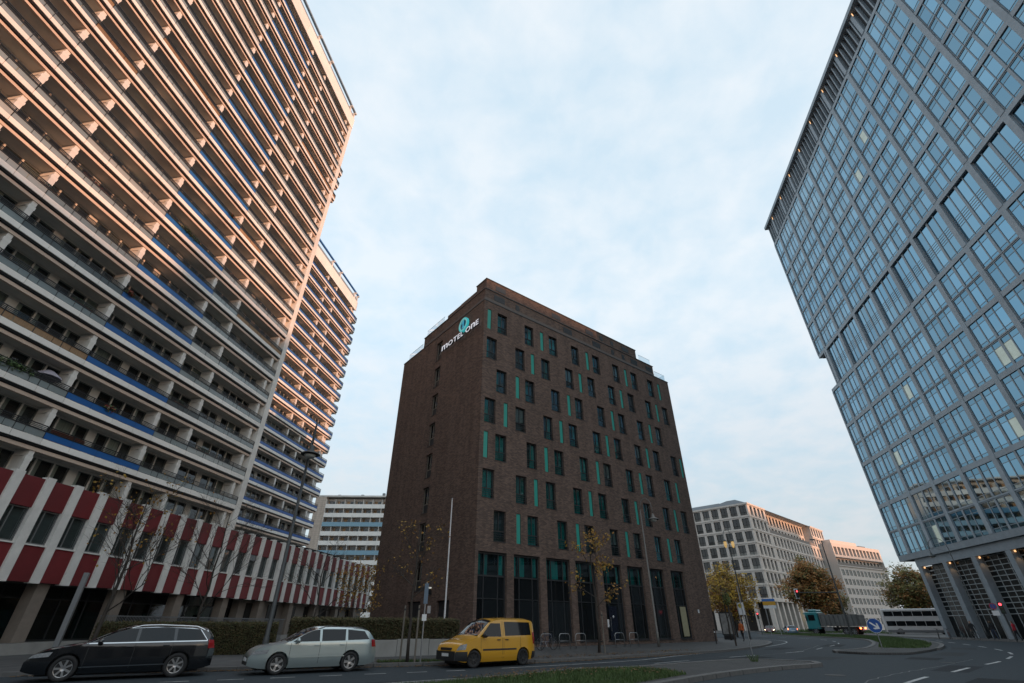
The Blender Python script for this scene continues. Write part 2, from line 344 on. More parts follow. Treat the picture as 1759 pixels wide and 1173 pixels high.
# the median the camera stands beside: grass towards the viewer, setts at the nose
med = [(-9,9.5),(-1.1,16.9),(2.4,20.3),(5,21.7),(9,25),(10.8,26.0),(12.3,25.4),(13.0,24.2),(12.4,23.0),(10.4,21.8),(6.3,18.2),(0.5,11.5),(-2,8.2),(-9,9.5)]
m_o, mk = pavement('median', med, [], SETTS, z=.11, sm=4)
isl = [(19.9,34),(20.6,35.5),(22.4,36.6),(25.4,39.6),(32.8,50.1),(40,62.5),(42.6,71.3),(44.4,87.9),(49.3,110),(53.4,110),(53.8,85.4),(50,72),(46.9,65.2),(40.8,53.7),(35.4,45.6),(29.5,38.5),(24.5,33.6),(22.6,32.2),(20.6,32.4),(19.9,34)]
i_o, ik = pavement('traffic_island', isl, [], SETTS, z=.11, sm=4)
def strip(mb, pl, w, z=.004, mi=0):
    pl = [Vector(p) for p in pl]
    for a, b in zip(pl[:-1], pl[1:]):
        d = (b-a).normalized(); n = Vector((-d.y, d.x))*w/2
        mb.quad((*(a-n), z), (*(b-n), z), (*(b+n), z), (*(a+n), z), mi)
def dashes(pl, w, on, off, start=0):
    rs = resample(smoothline(pl, 8), .25); mb_list = []; n_on, n_off = int(on/.25), int(off/.25); i = int(start/.25)
    while i+n_on < len(rs):
        mb = MB(); strip(mb, rs[i:i+n_on+1], w); part('lane_dash', mb, PAINT, ROADMARK); i += n_on+n_off
ROADMARK = link('lane_markings', None, None, kind='structure')
dashes([(-10.5,17.1),(-7.9,18.3),(-5.8,19.4),(-2.8,20.9),(-.9,21.9)], .12, .75, .75)
for pl in ([(-7,14.4),(-2.6,17.6),(-.2,19.5),(2.8,22.7)], [(-.4,22.4),(2.5,24.4),(6.1,27.3),(9.3,31.2),(14.4,36.9),(22.6,47.4),(28.6,57.6),(30.4,66),(28.5,73)]):
    mb = MB(); strip(mb, smoothline(pl, 8), .12); part('edge_line', mb, PAINT, ROADMARK)
dashes([(5.6,24.4),(10.2,28.6),(17.8,35.2),(20.6,38.2),(24,42.7),(31,52.5),(37,66),(38.6,80),(40,95)], .12, 3.0, 4.0, 1)
dashes([(5,10.5),(12.9,18.1),(15.6,20.3),(18.6,22.9),(24,27.4),(30.2,33.8),(36,42),(43,54),(49,66),(54,84),(57,100)], .14, 3.0, 3.0, 3.2)
# wear on the carriageway: patches, sealed cracks, covers and gullies
PATCH = [M('asphalt_patch_%d' % i, c, .85, var=.2, scale=20, bump=.3, spec=.15) for i, c in enumerate(((.021, .024, .027), (.038, .043, .047), (.025, .029, .034)))]
rw_ = random.Random(5)
for i, (x, y, w_, d_, a_) in enumerate(((-4.5,16.2,3.2,1.1,30),(3.4,24.0,2.6,.9,38),(8.6,22.3,2.2,1.3,40),(11.5,28.4,5.5,1.2,42),(16,29.0,3.0,1.6,44),(17.5,22.2,4.2,1.2,42),(21,28.6,2.4,1.4,45),(26,33,5.0,1.3,46),(19.5,40.5,4.5,1.2,50),(27,46.5,6,1.4,55),(33,40.6,4,1.5,50),(-9.5,15.2,4.5,1.0,28),(14.5,17.2,2.4,1.2,40),(38,57,7,1.6,62))):
    c, s = math.cos(R(a_)), math.sin(R(a_)); mb = MB(); mb.poly([(x+u*c-v*s, y+u*s+v*c, .0021) for u, v in ((-w_/2,-d_/2),(w_/2,-d_/2+rw_.uniform(-.1,.1)),(w_/2,d_/2),(-w_/2,d_/2+rw_.uniform(-.1,.1)))]); o = part('asphalt_patch', mb, PATCH[i % 3], bpy.data.objects['road'])
TARM = M('bitumen_seal', (.010, .011, .012), .5, var=.1)
for pl in ([(-6,15.5),(-2,18.2),(2,21.2),(5,24.2),(8.2,27.4),(12,31)], [(8,14),(11,17.6),(14.5,20.8),(18.4,24.0),(23,28)], [(14,31.5),(18,35.5),(22,41),(26,47)]):
    q = smoothline(pl, 10); q = [Vector((p.x+rw_.gauss(0,.03), p.y+rw_.gauss(0,.03))) for p in q]; mb = MB(); strip(mb, q, .045, .003); part('sealed_crack', mb, TARM, bpy.data.objects['road'])
IRON = M('cast_iron', (.022, .021, .020), .6, metal=.4, var=.3, scale=30)
for x, y in ((-1.6,18.6),(6.8,26.6),(14.2,26.8),(19.8,25.6),(23.6,44.4),(11.0,19.4)): part('manhole_cover', MB().lathe([(.02, .0), (.33, .0), (.33, .006), (.29, .007), (.02, .007)], 20, (x, y, .001)), IRON, bpy.data.objects['road'])
# grass on the two medians (uncountable blades: one object each)
def grass(name, poly, n, h, label, seed, dens=None, z=.11):
    rnd = random.Random(seed); mb = MB(); xs = [p[0] for p in poly]; ys = [p[1] for p in poly]; c = 0
    top = MB(); top.poly([(x, y, z+.006) for x, y in poly]); so = part('soil_bed', top, M('turf_soil', (.045, .055, .022), .95, var=.4, scale=3))
    so['kind'] = 'structure'
    while c < n:
        x, y = rnd.uniform(min(xs), max(xs)), rnd.uniform(min(ys), max(ys))
        if not inpoly(x, y, poly): continue
        c += 1; a = rnd.uniform(0, 6.28); hh = h*rnd.uniform(.4, 1.3); w = h*rnd.uniform(.10, .22); dx, dy = math.cos(a)*w, math.sin(a)*w; lx, ly = rnd.uniform(-.5, .5)*hh, rnd.uniform(-.5, .5)*hh
        nn = len(mb.v); mb.v += [(x-dx, y-dy, z), (x+dx, y+dy, z), (x+lx, y+ly, z+hh)]; mb.f.append((nn, nn+1, nn+2)); mb.m.append(0)
    o = part(name, mb, GRASS, label=label, cat='grass', kind='stuff'); return o
grass('grass', [(-8.3,9.9),(-1.1,16.4),(2.4,19.8),(4.6,20.7),(5.4,19.6),(5.6,18.2),(.3,12),(-2.2,8.8)], 26000, .10, 'low autumn grass on the median kerb nearest the viewer', 3)
g2 = [(25.9,39.2),(33,49.6),(40.4,62.2),(43.1,71.2),(44.9,87.9),(49.8,109.5),(53,109.5),(53.3,85.6),(49.5,72.2),(46.3,65.5),(40.3,54.2),(34.9,46),(29.6,39.4),(27.5,37.9)]
grass('grass', g2, 24000, .17, 'green grass covering the traffic island behind the blue arrow sign', 4)
grass('grass', [(62,112),(72,150),(92,170),(96,150),(80,118),(70,100)], 3000, .5, 'green verge beyond the far roadway, beside the white lorry', 5, z=.03)
grass('grass', [(-5.6,23.45),(-2.9,24.35),(-3.0,24.75),(-5.75,23.9)], 900, .10, 'tufts of grass round the young tree between the silver car and the van', 6, z=.122)
# fallen leaves along the kerbs
def leaf_litter(name, line, n, width, label, seed, z):
    rnd = random.Random(seed); mb = MB(); rs = resample(line, .2)
    for _ in range(n):
        p = rnd.choice(rs); x, y = p.x+rnd.gauss(0, width), p.y+rnd.gauss(0, width); a = rnd.uniform(0, 6.28); r = rnd.uniform(.03, .07); zz = z+rnd.uniform(.0, .02)
        q = [(x+math.cos(a+k*1.57)*r*(1 if k % 2 else .6), y+math.sin(a+k*1.57)*r*(1 if k % 2 else .6), zz+rnd.uniform(0, .03)) for k in range(4)]
        mb.quad(*q)
    part(name, mb, M('dry_litter', (.15, .085, .035), .9, var=.5, scale=2), label=label, cat='leaves', kind='stuff')
leaf_litter('fallen_leaves', [Vector((p.x+.05, p.y-.3)) for p in kn if -18 < p.x < 12], 1500, .14, 'brown fallen leaves in the gutter beside the parked cars', 8, .006)
leaf_litter('fallen_leaves', [Vector((p.x-.3, p.y+1.2)) for p in kn if -8 < p.x < 12], 900, .5, 'brown fallen leaves scattered over the pavement in front of the brick hotel', 9, .125)
leaf_litter('fallen_leaves', [Vector((-1, 16.5)), Vector((2.4, 19.6)), Vector((5, 19))], 500, .5, 'brown fallen leaves lying in the median grass', 10, .16)

# ---------------------------------------------------------------- apartment towers with balconies (left)
BAYW, BAYN = 7.06, 3.53
PITCH1, Z1 = 2.70, 10.4
def bay_edges(n, x0=-1.5):
    pat = [BAYW, BAYN, BAYW]; e = [x0]
    for i in range(n): e.append(e[-1]-pat[i % 3])
    return e
_cache = {}
def bmesh_(key, fn):
    if key not in _cache: _cache[key] = fn()
    return _cache[key]
def m_slab(w, ext):
    mb = MB(); mb.box(0, w+ext, .10, 1.17, 0, .22); mb.box(0, w+ext, .10, .26, -.05, -.002, 2); mb.box(0, w+ext, .09, .099, .151, .22, 1); mb.box(0, w+ext, -.03, .12, .221, .36, 1); return mb.mesh('balcony_slab', [SOFFIT, BLACKM, NOSE])  # black strips below the parapet paint the shadow in the gap
def m_nose(w, ext):
    return MB().box(0, w+ext, .055, .098, -.05, .15).mesh('slab_edge', NOSE)
def m_parapet(w, ext):
    mb = MB(); W = w+ext; n = max(2, round(W/1.77)); s = W/n
    for i in range(n): mb.box(i*s+.012, (i+1)*s-.012, -.12, -.04, .33, .69)
    return mb.mesh('parapet_panel', WHITE2)
def m_panel(w, ext, mat):
    mb = MB(); W = w+ext; n = max(2, round(W/1.18)); s = W/n
    if 'blue' not in mat.name:
        for i in range(n): mb.box(i*s+.02, (i+1)*s-.02, -.085, -.065, .73, 1.10)
    else: mb.box(.01, W-.01, -.10, -.06, .73, 1.10)
    return mb.mesh('balcony_panel', mat)
def m_rail(w, ext):
    mb = MB(); W = w+ext; n = max(2, round(W/1.77)); s = W/n
    for z, r in ((1.14, .03), (1.24, .014), (1.33, .014), (1.43, .024)): mb.box(0, W, -.09-r, -.06, z-r, z+r)
    for i in range(n+1): mb.box(i*s-.02, i*s+.02, -.10, -.055, .69, 1.44)
    return mb.mesh('railing', BLACKM)
def m_div(h):
    mb = MB(); mb.box(-.09, .09, .36, 1.15, .22, h-.003); mb.box(-.15, .15, .12, 1.145, h-.36, h-.004); mb.box(-.17, .17, .12, .355, .222, h-.365)
    mb.box(-.20, .20, .115, .30, h-.62, h-.37); return mb.mesh('divider', WHITE)
def m_wallback(w, h, kind):
    "back wall with window openings; returns wall mesh and list of window rects"
    if w > 5: rects = [(.12, 1.18), (1.27, 2.33), (2.42, 3.40), (4.0, 4.98), (5.07, 6.0), (6.09, 6.94)] if kind == 0 else [(.12, 1.15), (1.24, 2.25), (2.85, 3.88), (3.97, 4.93), (5.02, 5.95), (6.04, 6.94)]
    else: rects = [(.14, 1.15), (1.24, 2.25), (2.34, 3.4)]
    hs = [(a, b, .25 if i % 3 else .24, h-.10) for i, (a, b) in enumerate(rects)]
    mb = MB(); mb.wall(0, w, .22, h, hs, y=1.15, depth=.12); return mb.mesh('balcony_wall', WALLP), hs
def m_window(wd, ht, kind):
    mb = MB(); t = .03
    mb.box(0, t, -.02, .04, 0, ht, 0); mb.box(wd-t, wd, -.02, .04, 0, ht, 0); mb.box(t, wd-t, -.02, .04, 0, t, 0); mb.box(t, wd-t, -.02, .04, ht-t, ht, 0)
    mb.quad((t,.01,t), (wd-t,.01,t), (wd-t,.01,ht-t), (t,.01,ht-t), 1)
    c = wd*(.35 if kind == 1 else 1.0)
    if kind: mb.quad((t,.10,t), (c-t*.5,.10,t), (c-t*.5,.10,ht-t), (t,.10,ht-t), 2)
    mb.quad((0,.16,0), (wd,.16,0), (wd,.16,ht), (0,.16,ht), 3)
    return mb.mesh('window', [THINF, GLASS, CURTN, DARKIN])
def tower(name, label, az, org, nb, nf, z0, pitch, roof, panel_of, core_len, first_x=-1.5, endext=.75, low=False):
    t = frame(name, label, 'apartment tower', az, org); E_ = bay_edges(nb, first_x); rnd = random.Random(name)
    for k in range(nf):
        zf = z0+pitch*k
        for b in range(nb):
            xr, xl = E_[b], E_[b+1]; w = xr-xl; ext = (endext+(1.5 if low and k in (16, 17, 18) else 0)) if b == 0 else 0; wk = round(w, 2)
            bal = link('balcony', bmesh_(('s', wk, ext), lambda: m_slab(w, ext)), t, (xl, 0, zf))
            link('slab_edge', bmesh_(('n', wk, ext), lambda: m_nose(w, ext)), bal)
            link('parapet_panel', bmesh_(('p', wk, ext), lambda: m_parapet(w, ext)), bal)
            pm = panel_of(b, k); link('balcony_panel', bmesh_(('q', wk, ext, pm.name), lambda: m_panel(w, ext, pm)), bal)
            link('railing', bmesh_(('r', wk, ext), lambda: m_rail(w, ext)), bal)
            link('divider', bmesh_(('d', round(pitch, 3)), lambda: m_div(pitch)), bal, (0, 0, 0))
            if b == 0: link('divider', bmesh_(('d', round(pitch, 3)), None), bal, (w, 0, 0))
            kd = (b+k) % 2 if w > 5 else 0
            wm, hs = bmesh_(('w', wk, kd, round(pitch, 3)), lambda: m_wallback(w, pitch, kd)); link('balcony_wall', wm, bal)
            for (a, c, z_0, z_1) in hs:
                kk = rnd.choice((0, 0, 1, 1, 2)); link('window', bmesh_(('win', round(c-a, 2), round(z_1-z_0, 2), kk), lambda: m_window(c-a, z_1-z_0, kk)), bal, (a, 1.21, z_0))
    for b in range(nb if low else 0):      # the floor that looks out over the podium roof
        xr, xl = E_[b], E_[b+1]; w = xr-xl; wk = round(w, 2)
        wm, hs = bmesh_(('w', wk, 0, round(pitch, 3)), lambda: m_wallback(w, pitch, 0)); bw_ = link('balcony_wall', wm, t, (xl, 0, z0-pitch))
        link('divider', bmesh_(('d', round(pitch, 3)), None), bw_)
        if b == 0: link('divider', bmesh_(('d', round(pitch, 3)), None), bw_, (w, 0, 0))
        for (a, c, z_0, z_1) in hs: link('window', bmesh_(('win', round(c-a, 2), round(z_1-z_0, 2), 1), lambda: m_window(c-a, z_1-z_0, 1)), bw_, (a, 1.21, z_0))
    zt = z0+pitch*nf; xl = E_[-1]
    core = MB(); core.box(-core_len, -.02, 1.45, 13.5, 0, zt+.2); core.box(-core_len, xl-.02, .3, 1.43, 0, zt); core.box(xl, E_[0], 1.19, 1.43, 0, z0-(pitch if low else 0)-.1)
    part('core_wall', core, WALLP, t)
    pier = MB(); pier.box(-.70, 0, -.10 if endext < 1 else .4, 1.44, 0, zt-.02); pier.box(E_[0]+.1, -.72, .62, 1.30, 0, zt-.03); part('corner_pier', pier, WHITE, t)
    # roof storey: deep fascia, open pergola
    L0 = xl; sl = MB().box(L0, -.0, .02, 13.4, zt+.21, zt+.42); part('roof_slab', sl, SOFFIT, t)
    n = round(-L0/3.53); s = -L0/n
    for i in range(n): part('roof_fascia', MB().box(L0+i*s+.02, L0+(i+1)*s-.02, -.14, .0, zt+.05, zt+roof[0]), WHITE2, t)
    for x in [-.2]+E_:
        part('pergola_post', MB().box(x-.14, x+.14, .02, .30, zt+.45, zt+roof[1]-.25), WHITE, t); part('pergola_strut', MB().box(x-.16, x+.16, -.3, 3.0, zt+roof[1]-.24, zt+roof[1]-.02), WHITE, t)
    part('pergola_beam', MB().box(L0, 0, -.16, .14, zt+roof[1], zt+roof[1]+.28), BLUEP if endext > 1 else TFRAME, t)
    part('pergola_glass', MB().box(L0, 0, .05, .07, zt+roof[0]+.1, zt+roof[0]+.8), GREYGL, t)
    return t
PGL2 = M('milky_balcony_panel', (.34, .36, .35), .35, var=.1, scale=.8, objvar=.12); PGL3 = M('dark_balcony_panel', (.085, .10, .105), .15, var=.15, scale=.8, spec=.7, objvar=.2); PGL4 = M('reed_balcony_panel', (.25, .16, .09), .8, var=.35, scale=6, stretch=(8, 1, .5), objvar=.25)
T1 = tower('apartment_tower', 'tall pale apartment tower filling the left, balconies on every floor, one column of blue panels', 7.6, (-25.98, 46, 0), 9, 22, Z1, PITCH1,
           (2.4, 3.9), lambda b, k: BLUEP if b == 2 else (GREYGL, GREYGL, GREYGL, PGL2, GREYGL, PGL3, GREYGL, GREYGL, PGL4, GREYGL)[(b*7+k*3+(b*k) % 5) % 10], 56, low=True)
T2 = tower('apartment_tower', 'second apartment tower behind the first, every balcony fronted by a blue panel', 7.6, (-34.31, 83.2, 0), 6, 18, 12.8, 2.63,
           (2.3, 3.9), lambda b, k: BLUEP2, 44, endext=2.6)
# a few lived-in balconies: bamboo screens, plants, a parasol
def screen(bay, k, a, b, mat, nm='balcony_screen', lab='', cat='screen'):
    E_ = bay_edges(9); xl = E_[bay+1]; mb = MB(); n = int((b-a)/.09)
    for i in range(n): mb.box(a+i*.09, a+i*.09+.075, -.03, -.005, .72, 1.40)
    o = part(nm, mb, mat, None, label=lab, cat=cat); o.matrix_world = T1.matrix_world @ Matrix.Translation((xl, 0, Z1+PITCH1*k)); return o
bpy.context.view_layer.update()
REED = M('reddish_reed', (.27, .085, .045), .9, var=.3, scale=8)
screen(2, 0, .3, 2.6, REED, lab='red-brown slatted screen on the lowest blue-panelled balcony')
screen(4, 13, .6, 3.0, REED, lab='red-brown slatted screen high on the apartment tower balcony')
screen(5, 7, .2, 2.9, REED, lab='red-brown slatted screen on a balcony near the left picture edge')
def bush(nm, pos, size, n, mats, label, cat, parent=None, seed=1, leaf=.05, flat=False):
    rnd = random.Random(seed); mb = MB()
    for _ in range(n):
        while True:
            p = Vector((rnd.uniform(-1, 1), rnd.uniform(-1, 1), rnd.uniform(-1, 1)))
            if p.length < 1: break
        p = Vector((p.x*size[0], p.y*size[1], p.z*size[2])); s_ = leaf*rnd.uniform(.6, 1.4); u = Vector((rnd.gauss(0,1), rnd.gauss(0,1), rnd.gauss(0,1))).normalized(); v = u.orthogonal().normalized()
        mb.quad(p-u*s_, p-v*s_*.5, p+u*s_, p+v*s_*.5, rnd.randrange(len(mats)))
    o = part(nm, mb, mats, parent, label=label, cat=cat); o.location = pos; return o
GREENL = M('pot_plant_leaves', (.06, .11, .03), .7, var=.4, scale=3); REDL = M('red_flowers', (.30, .05, .03), .7, var=.3)
def on_t1(x, y, z): return T1.matrix_world @ Vector((x, y, z))
for i, (bay, k, x, mats, lab) in enumerate([(3, 1, 3.5, [GREENL], 'trailing green plants along a low balcony railing at the left picture edge'), (2, 1, 3.0, [REDL, GREENL], 'small red geraniums behind the blue panel of a low balcony'),
        (2, 9, 5.6, [REDL, GREENL], 'red flowering plant spilling over a blue balcony panel in the evening sun'), (2, 4, .5, [REDL, GREENL], 'red flowers in the corner of a mid-height blue-panelled balcony'), (2, 7, 2.6, [GREENL], 'green balcony plants above a blue panel at the shadow line')]):
    p = on_t1(bay_edges(9)[bay+1]+x, -.06, Z1+PITCH1*k+1.22); o = bush('balcony_plant', p, (1.6 if i in (0, 4) else .5, .22, .3), 420 if i in (0, 4) else 160, mats, lab, 'plant', seed=20+i, leaf=.09); o.rotation_euler = (0, 0, R(90-7.6))
ORD = ('first', 'second', 'third', 'fourth', 'fifth', 'sixth', 'seventh', 'eighth', 'ninth', 'tenth', 'eleventh', 'twelfth')
WH_ = {0: 'nearest the corner pier', 1: 'in the narrow bay', 3: 'just left of the blue panels', 4: 'second bay left of the blue panels'}
BOXM = M('terracotta_box', (.30, .12, .06), .8, var=.1)
for i, (bay, k, x, wd, mats, cn) in enumerate(((0, 1, 1.2, 1.4, [GREENL], 'green'), (0, 3, 4.0, 1.8, [REDL, GREENL], 'red'), (1, 2, .8, 1.2, [GREENL], 'green'), (0, 6, 2.2, 2.2, [M('mauve_flowers', (.22, .08, .20), .8, var=.3), GREENL], 'mauve'), (3, 3, 4.4, 1.6, [GREENL], 'green'), (3, 6, 1.0, 2.0, [REDL, GREENL], 'red'), (4, 5, 3.0, 1.1, [GREENL], 'green'), (1, 7, .6, 1.5, [REDL, GREENL], 'red'), (0, 9, 3.4, 1.6, [GREENL], 'green'), (3, 9, 2.4, 1.8, [GREENL], 'green'), (4, 8, .8, 1.5, [REDL, GREENL], 'red'))):
    t = thing('flower_box', '%s-planted flower box on the %s balcony row, %s' % (cn, ORD[k], WH_[bay]), 'flower box', on_t1(bay_edges(9)[bay+1]+x, -.02, Z1+PITCH1*k+1.10), R(90-7.6))
    part('box', MB().box(0, wd, .0, .20, 0, .18), BOXM, t); bush('plants', (wd/2, .08, .27), (wd/2, .16, .20), int(150*wd), mats, None, None, t, 60+i, .06)
par = thing('balcony_parasol', 'pale closed-up parasol standing on the low balcony at the left picture edge', 'parasol', on_t1(bay_edges(9)[3]-1.0, .7, Z1+PITCH1*1+.22))
part('canopy', MB().lathe([(.75, 1.45), (.7, 1.55), (.3, 1.85), (.03, 1.98)], 12), M('grey_mauve_cloth', (.33, .31, .36), .8), par); part('pole', MB().tube([(0,0,0), (0,0,1.5)], .02), GREYM, par)

# ---------------------------------------------------------------- red and white podium building (left, low)
pod = frame('podium_building', 'low red building with white vertical concrete fins and a recessed ground floor', 'building', 7.6, (-26.745, 24, 0))
PX0, PX1, NF = -13.0, 51.2, 37
fx = [PX0+.11+1.74*i for i in range(NF)]
body = MB(); body.box(PX0, PX1, .30, 2.0, 3.45, 3.6); body.box(PX0, PX1, .9, 12, 8.05, 8.4); body.box(PX0, PX1, 3.2, 12, .1, 8.0); body.box(PX1-.3, PX1, .30, 3.1, 3.62, 8.0)
part('body', body, M('podium_dark_core', (.06, .055, .05), .9), pod)
finm = MB().box(-.25, .25, -.12, .29, 3.40, 8.62).mesh('fin', FINW)
top_m = MB().box(-.05, 1.25, .0, .28, 6.98, 8.50).mesh('red_panel', REDP); bot_m = MB().box(-.05, 1.25, .0, .28, 3.45, 5.16).mesh('red_panel', REDP)
sill_m = MB().box(-.05, 1.25, -.05, .28, 5.17, 5.24).mesh('sill', FINW)
w = MB(); w.box(-.05, .03, .12, .20, 5.25, 6.97, 0); w.box(1.17, 1.25, .12, .20, 5.25, 6.97, 0); w.box(.03, 1.17, .12, .20, 6.90, 6.97, 0); w.box(.03, 1.17, .12, .20, 5.25, 5.32, 0); w.box(.38, .44, .12, .20, 5.32, 6.9, 0)
w.quad((.03,.16,5.32), (1.17,.16,5.32), (1.17,.16,6.9), (.03,.16,6.9), 1); w.quad((.02,.30,5.25), (1.18,.30,5.25), (1.18,.30,6.97), (.02,.30,6.97), 2)
PODWIN = M('podium_window_blind', (.075, .085, .085), .8, var=.3, scale=1.2, objvar=.45)
win_m = w.mesh('window', [M('grey_window_frame', (.16, .165, .165), .5), GLASS, PODWIN])
lv = MB()
for i in range(9): lv.box(.08, 1.12, .10, .20, 5.34+i*.18, 5.44+i*.18)
lou_m = lv.mesh('louvre', GREYM)
for i, x in enumerate(fx):
    link('fin', finm, pod, (x, 0, 0))
    if i < NF-1:
        link('red_panel', top_m, pod, (x+.27, 0, 0)); link('red_panel', bot_m, pod, (x+.27, 0, 0)); link('sill', sill_m, pod, (x+.27, 0, 0)); link('window', win_m, pod, (x+.27, 0, 0))
        if i in (20, 27): link('louvre', MB().box(.02, 1.18, .06, .11, 6.5, 6.95).mesh('louvre', GREYM), pod, (x+.27, 0, 0))
part('roof_edge', MB().box(PX0, PX1, .05, .8, 8.41, 8.52), GREYM, pod)
for a, b, z in ((22, 33, 8.85), (33.5, 44, 8.9)):
    rp_ = part('roof_canopy', MB().box(a, b, 1.0, 3.4, z, z+.10), M('dark_roof_felt', (.04, .04, .042), .9), pod)
    for q in range(int((b-a)/1.3)): part('rafter', MB().box(a+.4+q*1.3, a+.5+q*1.3, .75, 3.3, z-.14, z-.005), BLACKM, rp_); part('rafter_post', MB().box(a+.41+q*1.3, a+.49+q*1.3, 1.2, 1.28, 8.41, z-.145), BLACKM, rp_)
# plinth, columns, shop glazing
part('plinth', MB().box(PX0, PX1, 1.2, 3.1, .1, .65), CONC, pod)
colm = MB().box(-.36, .36, .25, .95, .66, 3.44).mesh('column', BEIGE)
for i in range(1, NF, 3): link('column', colm, pod, (fx[i]+.87, 0, 0)); 
part('plinth', MB().box(PX0, PX1, .1, 1.19, .1, .64), CONC, pod)
g = MB()
for i in range(NF*1): 
    x = PX0+.2+i*1.74; g.box(x-.04, x+.04, 1.75, 1.86, .66, 3.44)
g.box(PX0, PX1, 1.76, 1.85, 2.75, 2.83); g.box(PX0, PX1, 1.76, 1.85, .66, .75)
part('shopfront_frame', g, ANTH, pod)
for i in range(0, NF-1): 
    part('pane', MB().box(PX0+.24+i*1.74, PX0+.2+1.70+i*1.74, 1.795, 1.805, .75, 2.75), GLASS, pod)
    if i % 3 == 1: part('shop_interior', MB().box(PX0+.5+i*1.74, PX0+2.4+i*1.74, 2.4, 2.5, .7, 2.2), M('shop_back', (.05, .09, .09), .8, var=.6, scale=1.5, objvar=.6), pod)
part('ground_floor_wall', MB().box(24, PX1-.3, 1.0, 1.7, .66, 3.44), M('pale_stone_base', (.24, .215, .19), .85, var=.15, scale=1), pod)
for i in range(7): part('ground_floor_window', MB().box(25+i*3.5, 26.6+i*3.5, .93, .995, .8, 3.2), DGLASS, pod)

# ---------------------------------------------------------------- far slab block behind the podium
fs = frame('apartment_slab', 'distant nine-storey apartment slab with white and light blue balcony bands', 'apartment block', 88, (-61.5, 150, 0))
part('body', MB().box(0, 87, 1.6, 13, 0, 35.7), M('slab_wall', (.60, .52, .46), .85, var=.12), fs)
part('end_wall', MB().box(-.05, 3.3, -.1, 1.58, 0, 36.0), brick_mat('beige_tiled_gable', (.52, .44, .37), (.48, .40, .34), (.3, .26, .22), 1.2, .6, .02, bump=.2), fs)
part('roof', MB().box(-.3, 87.3, -.2, 13.2, 36.02, 36.45), WHITE, fs)
LBLUE = M('light_blue_panel', (.22, .38, .48), .5); slabw = MB(); 
for i in range(29):
    x = 3.4+i*2.88; slabw.box(x+.25, x+1.2, 1.50, 1.57, .5, 2.1, 0); slabw.box(x+1.35, x+2.3, 1.50, 1.57, .0, 2.1, 0)
slab_win = slabw.mesh('window_row', [DGLASS]); cur = MB()
for i in range(29):
    x = 3.4+i*2.88; cur.box(x+.3, x+.3+.3*(1+i % 3), 1.44, 1.49, .5, 2.05)
slab_cur = cur.mesh('curtain_row', [M('warm_curtains', (.40, .24, .13), .9, var=.7, scale=.35)])
pm_ = MB().box(0, 2.86, -.06, .04, -.15, 1.08).mesh('parapet_panel', WHITE2); pb_ = MB().box(0, 2.86, -.06, .04, -.15, 1.08).mesh('parapet_panel', LBLUE)
posts = MB()
for i in range(30): posts.box(3.3+i*2.88, 3.42+i*2.88, -.05, 1.4, .0, 2.4)
post_m = posts.mesh('divider_row', WHITE); rest_ = MB()
for k in range(13):
    z = .9+k*2.66; 
    if z+2.5 > 36.2: break
    sl = part('balcony_floor', MB().box(3.3, 87, .05, 1.6, z-.2, z), SOFFIT, fs)
    link('window_row', slab_win, sl, (0, 0, z)); link('curtain_row', slab_cur, sl, (0, 0, z)); link('divider_row', post_m, sl, (0, 0, z))
    for i in range(20): link('parapet_panel', pb_ if k in (10, 7) else pm_, fs, (3.32+i*2.88, 0, z-.1))
    for i in range(20, 29): rest_.box(3.32+i*2.88, 6.18+i*2.88, -.06, .04, z-.25, z+.98, 1 if k in (10, 7) else 0)
part('parapet_panels', rest_, [WHITE2, LBLUE], fs)['kind'] = 'stuff'
for i in range(5): part('roof_vent', MB().box(6+i*7, 6.8+i*7, 2+i % 2, 3+i % 2, 36.46, 37.1+.3*(i % 3)), GREYM, fs)

# ---------------------------------------------------------------- brick hotel (centre)
HO = (-2.62, 36.0, .12); hot = frame('brick_hotel', 'dark brown brick hotel with staggered windows and slim teal panels', 'hotel', 51.67, HO)
HW, HD, HT = 29.0, 16.7, 28.1
row_z = [27.35, 24.25, 21.18, 18.13, 15.09, 12.02, 8.98]; z_off = -.12
PA = ([1.58, 4.95, 8.22, 11.45, 14.75, 18.1, 21.35, 24.5], [.40, 7.02, 13.7, 20.2, 26.55])
PB = ([.40, 3.74, 7.03, 10.32, 13.6, 16.86, 20.2, 23.4, 26.6], [5.70, 12.3, 18.85, 25.35])
PC = ([1.57, 4.91, 8.18, 11.42, 14.70, 18.0, 21.2, 24.5], [3.78, 10.36, 16.85, 23.3])
PD = ([.38, 3.73, 7.04, 10.3, 13.64, 16.8, 20.1, 23.3, 26.57], [2.43, 9.07, 15.55, 22.06, 28.3])
rows = [PA, PB, PC, PD, PA, PB, PC]; WW, WH, TW = 1.16, 2.20, .44
holes = []; wins = []; teals = []
for zt, (ws, ts) in zip(row_z, rows):
    zt += z_off
    for x in ws: wins.append((x, zt-WH)); holes.append((x, x+WW, zt-WH, zt))
    for x in ts: teals.append((x, zt-WH)); holes.append((x, x+TW, zt-WH, zt))
shop = [(.27+3.25*i, (2.85 if i < 3 else 2.7 if i < 5 else 2.5)+3.25*i-(.1 if i > 5 else 0)) for i in range(8)]
for a, b in shop: holes.append((a, b, .28, 5.9))
lw = [(7.62, 8.80, zt+z_off-WH, zt+z_off) for zt in row_z+[6.0]]
ldoors = [(7.4, 9.6, .02, 2.95), (3.1, 4.9, .02, 2.9)]
wl = MB(); wl.wall(0, HW, 0, HT, holes, depth=.30); wl.wall(0, HD, 0, HT, lw+ldoors, depth=.30, T=lambda p: (p[1], p[0], p[2]))
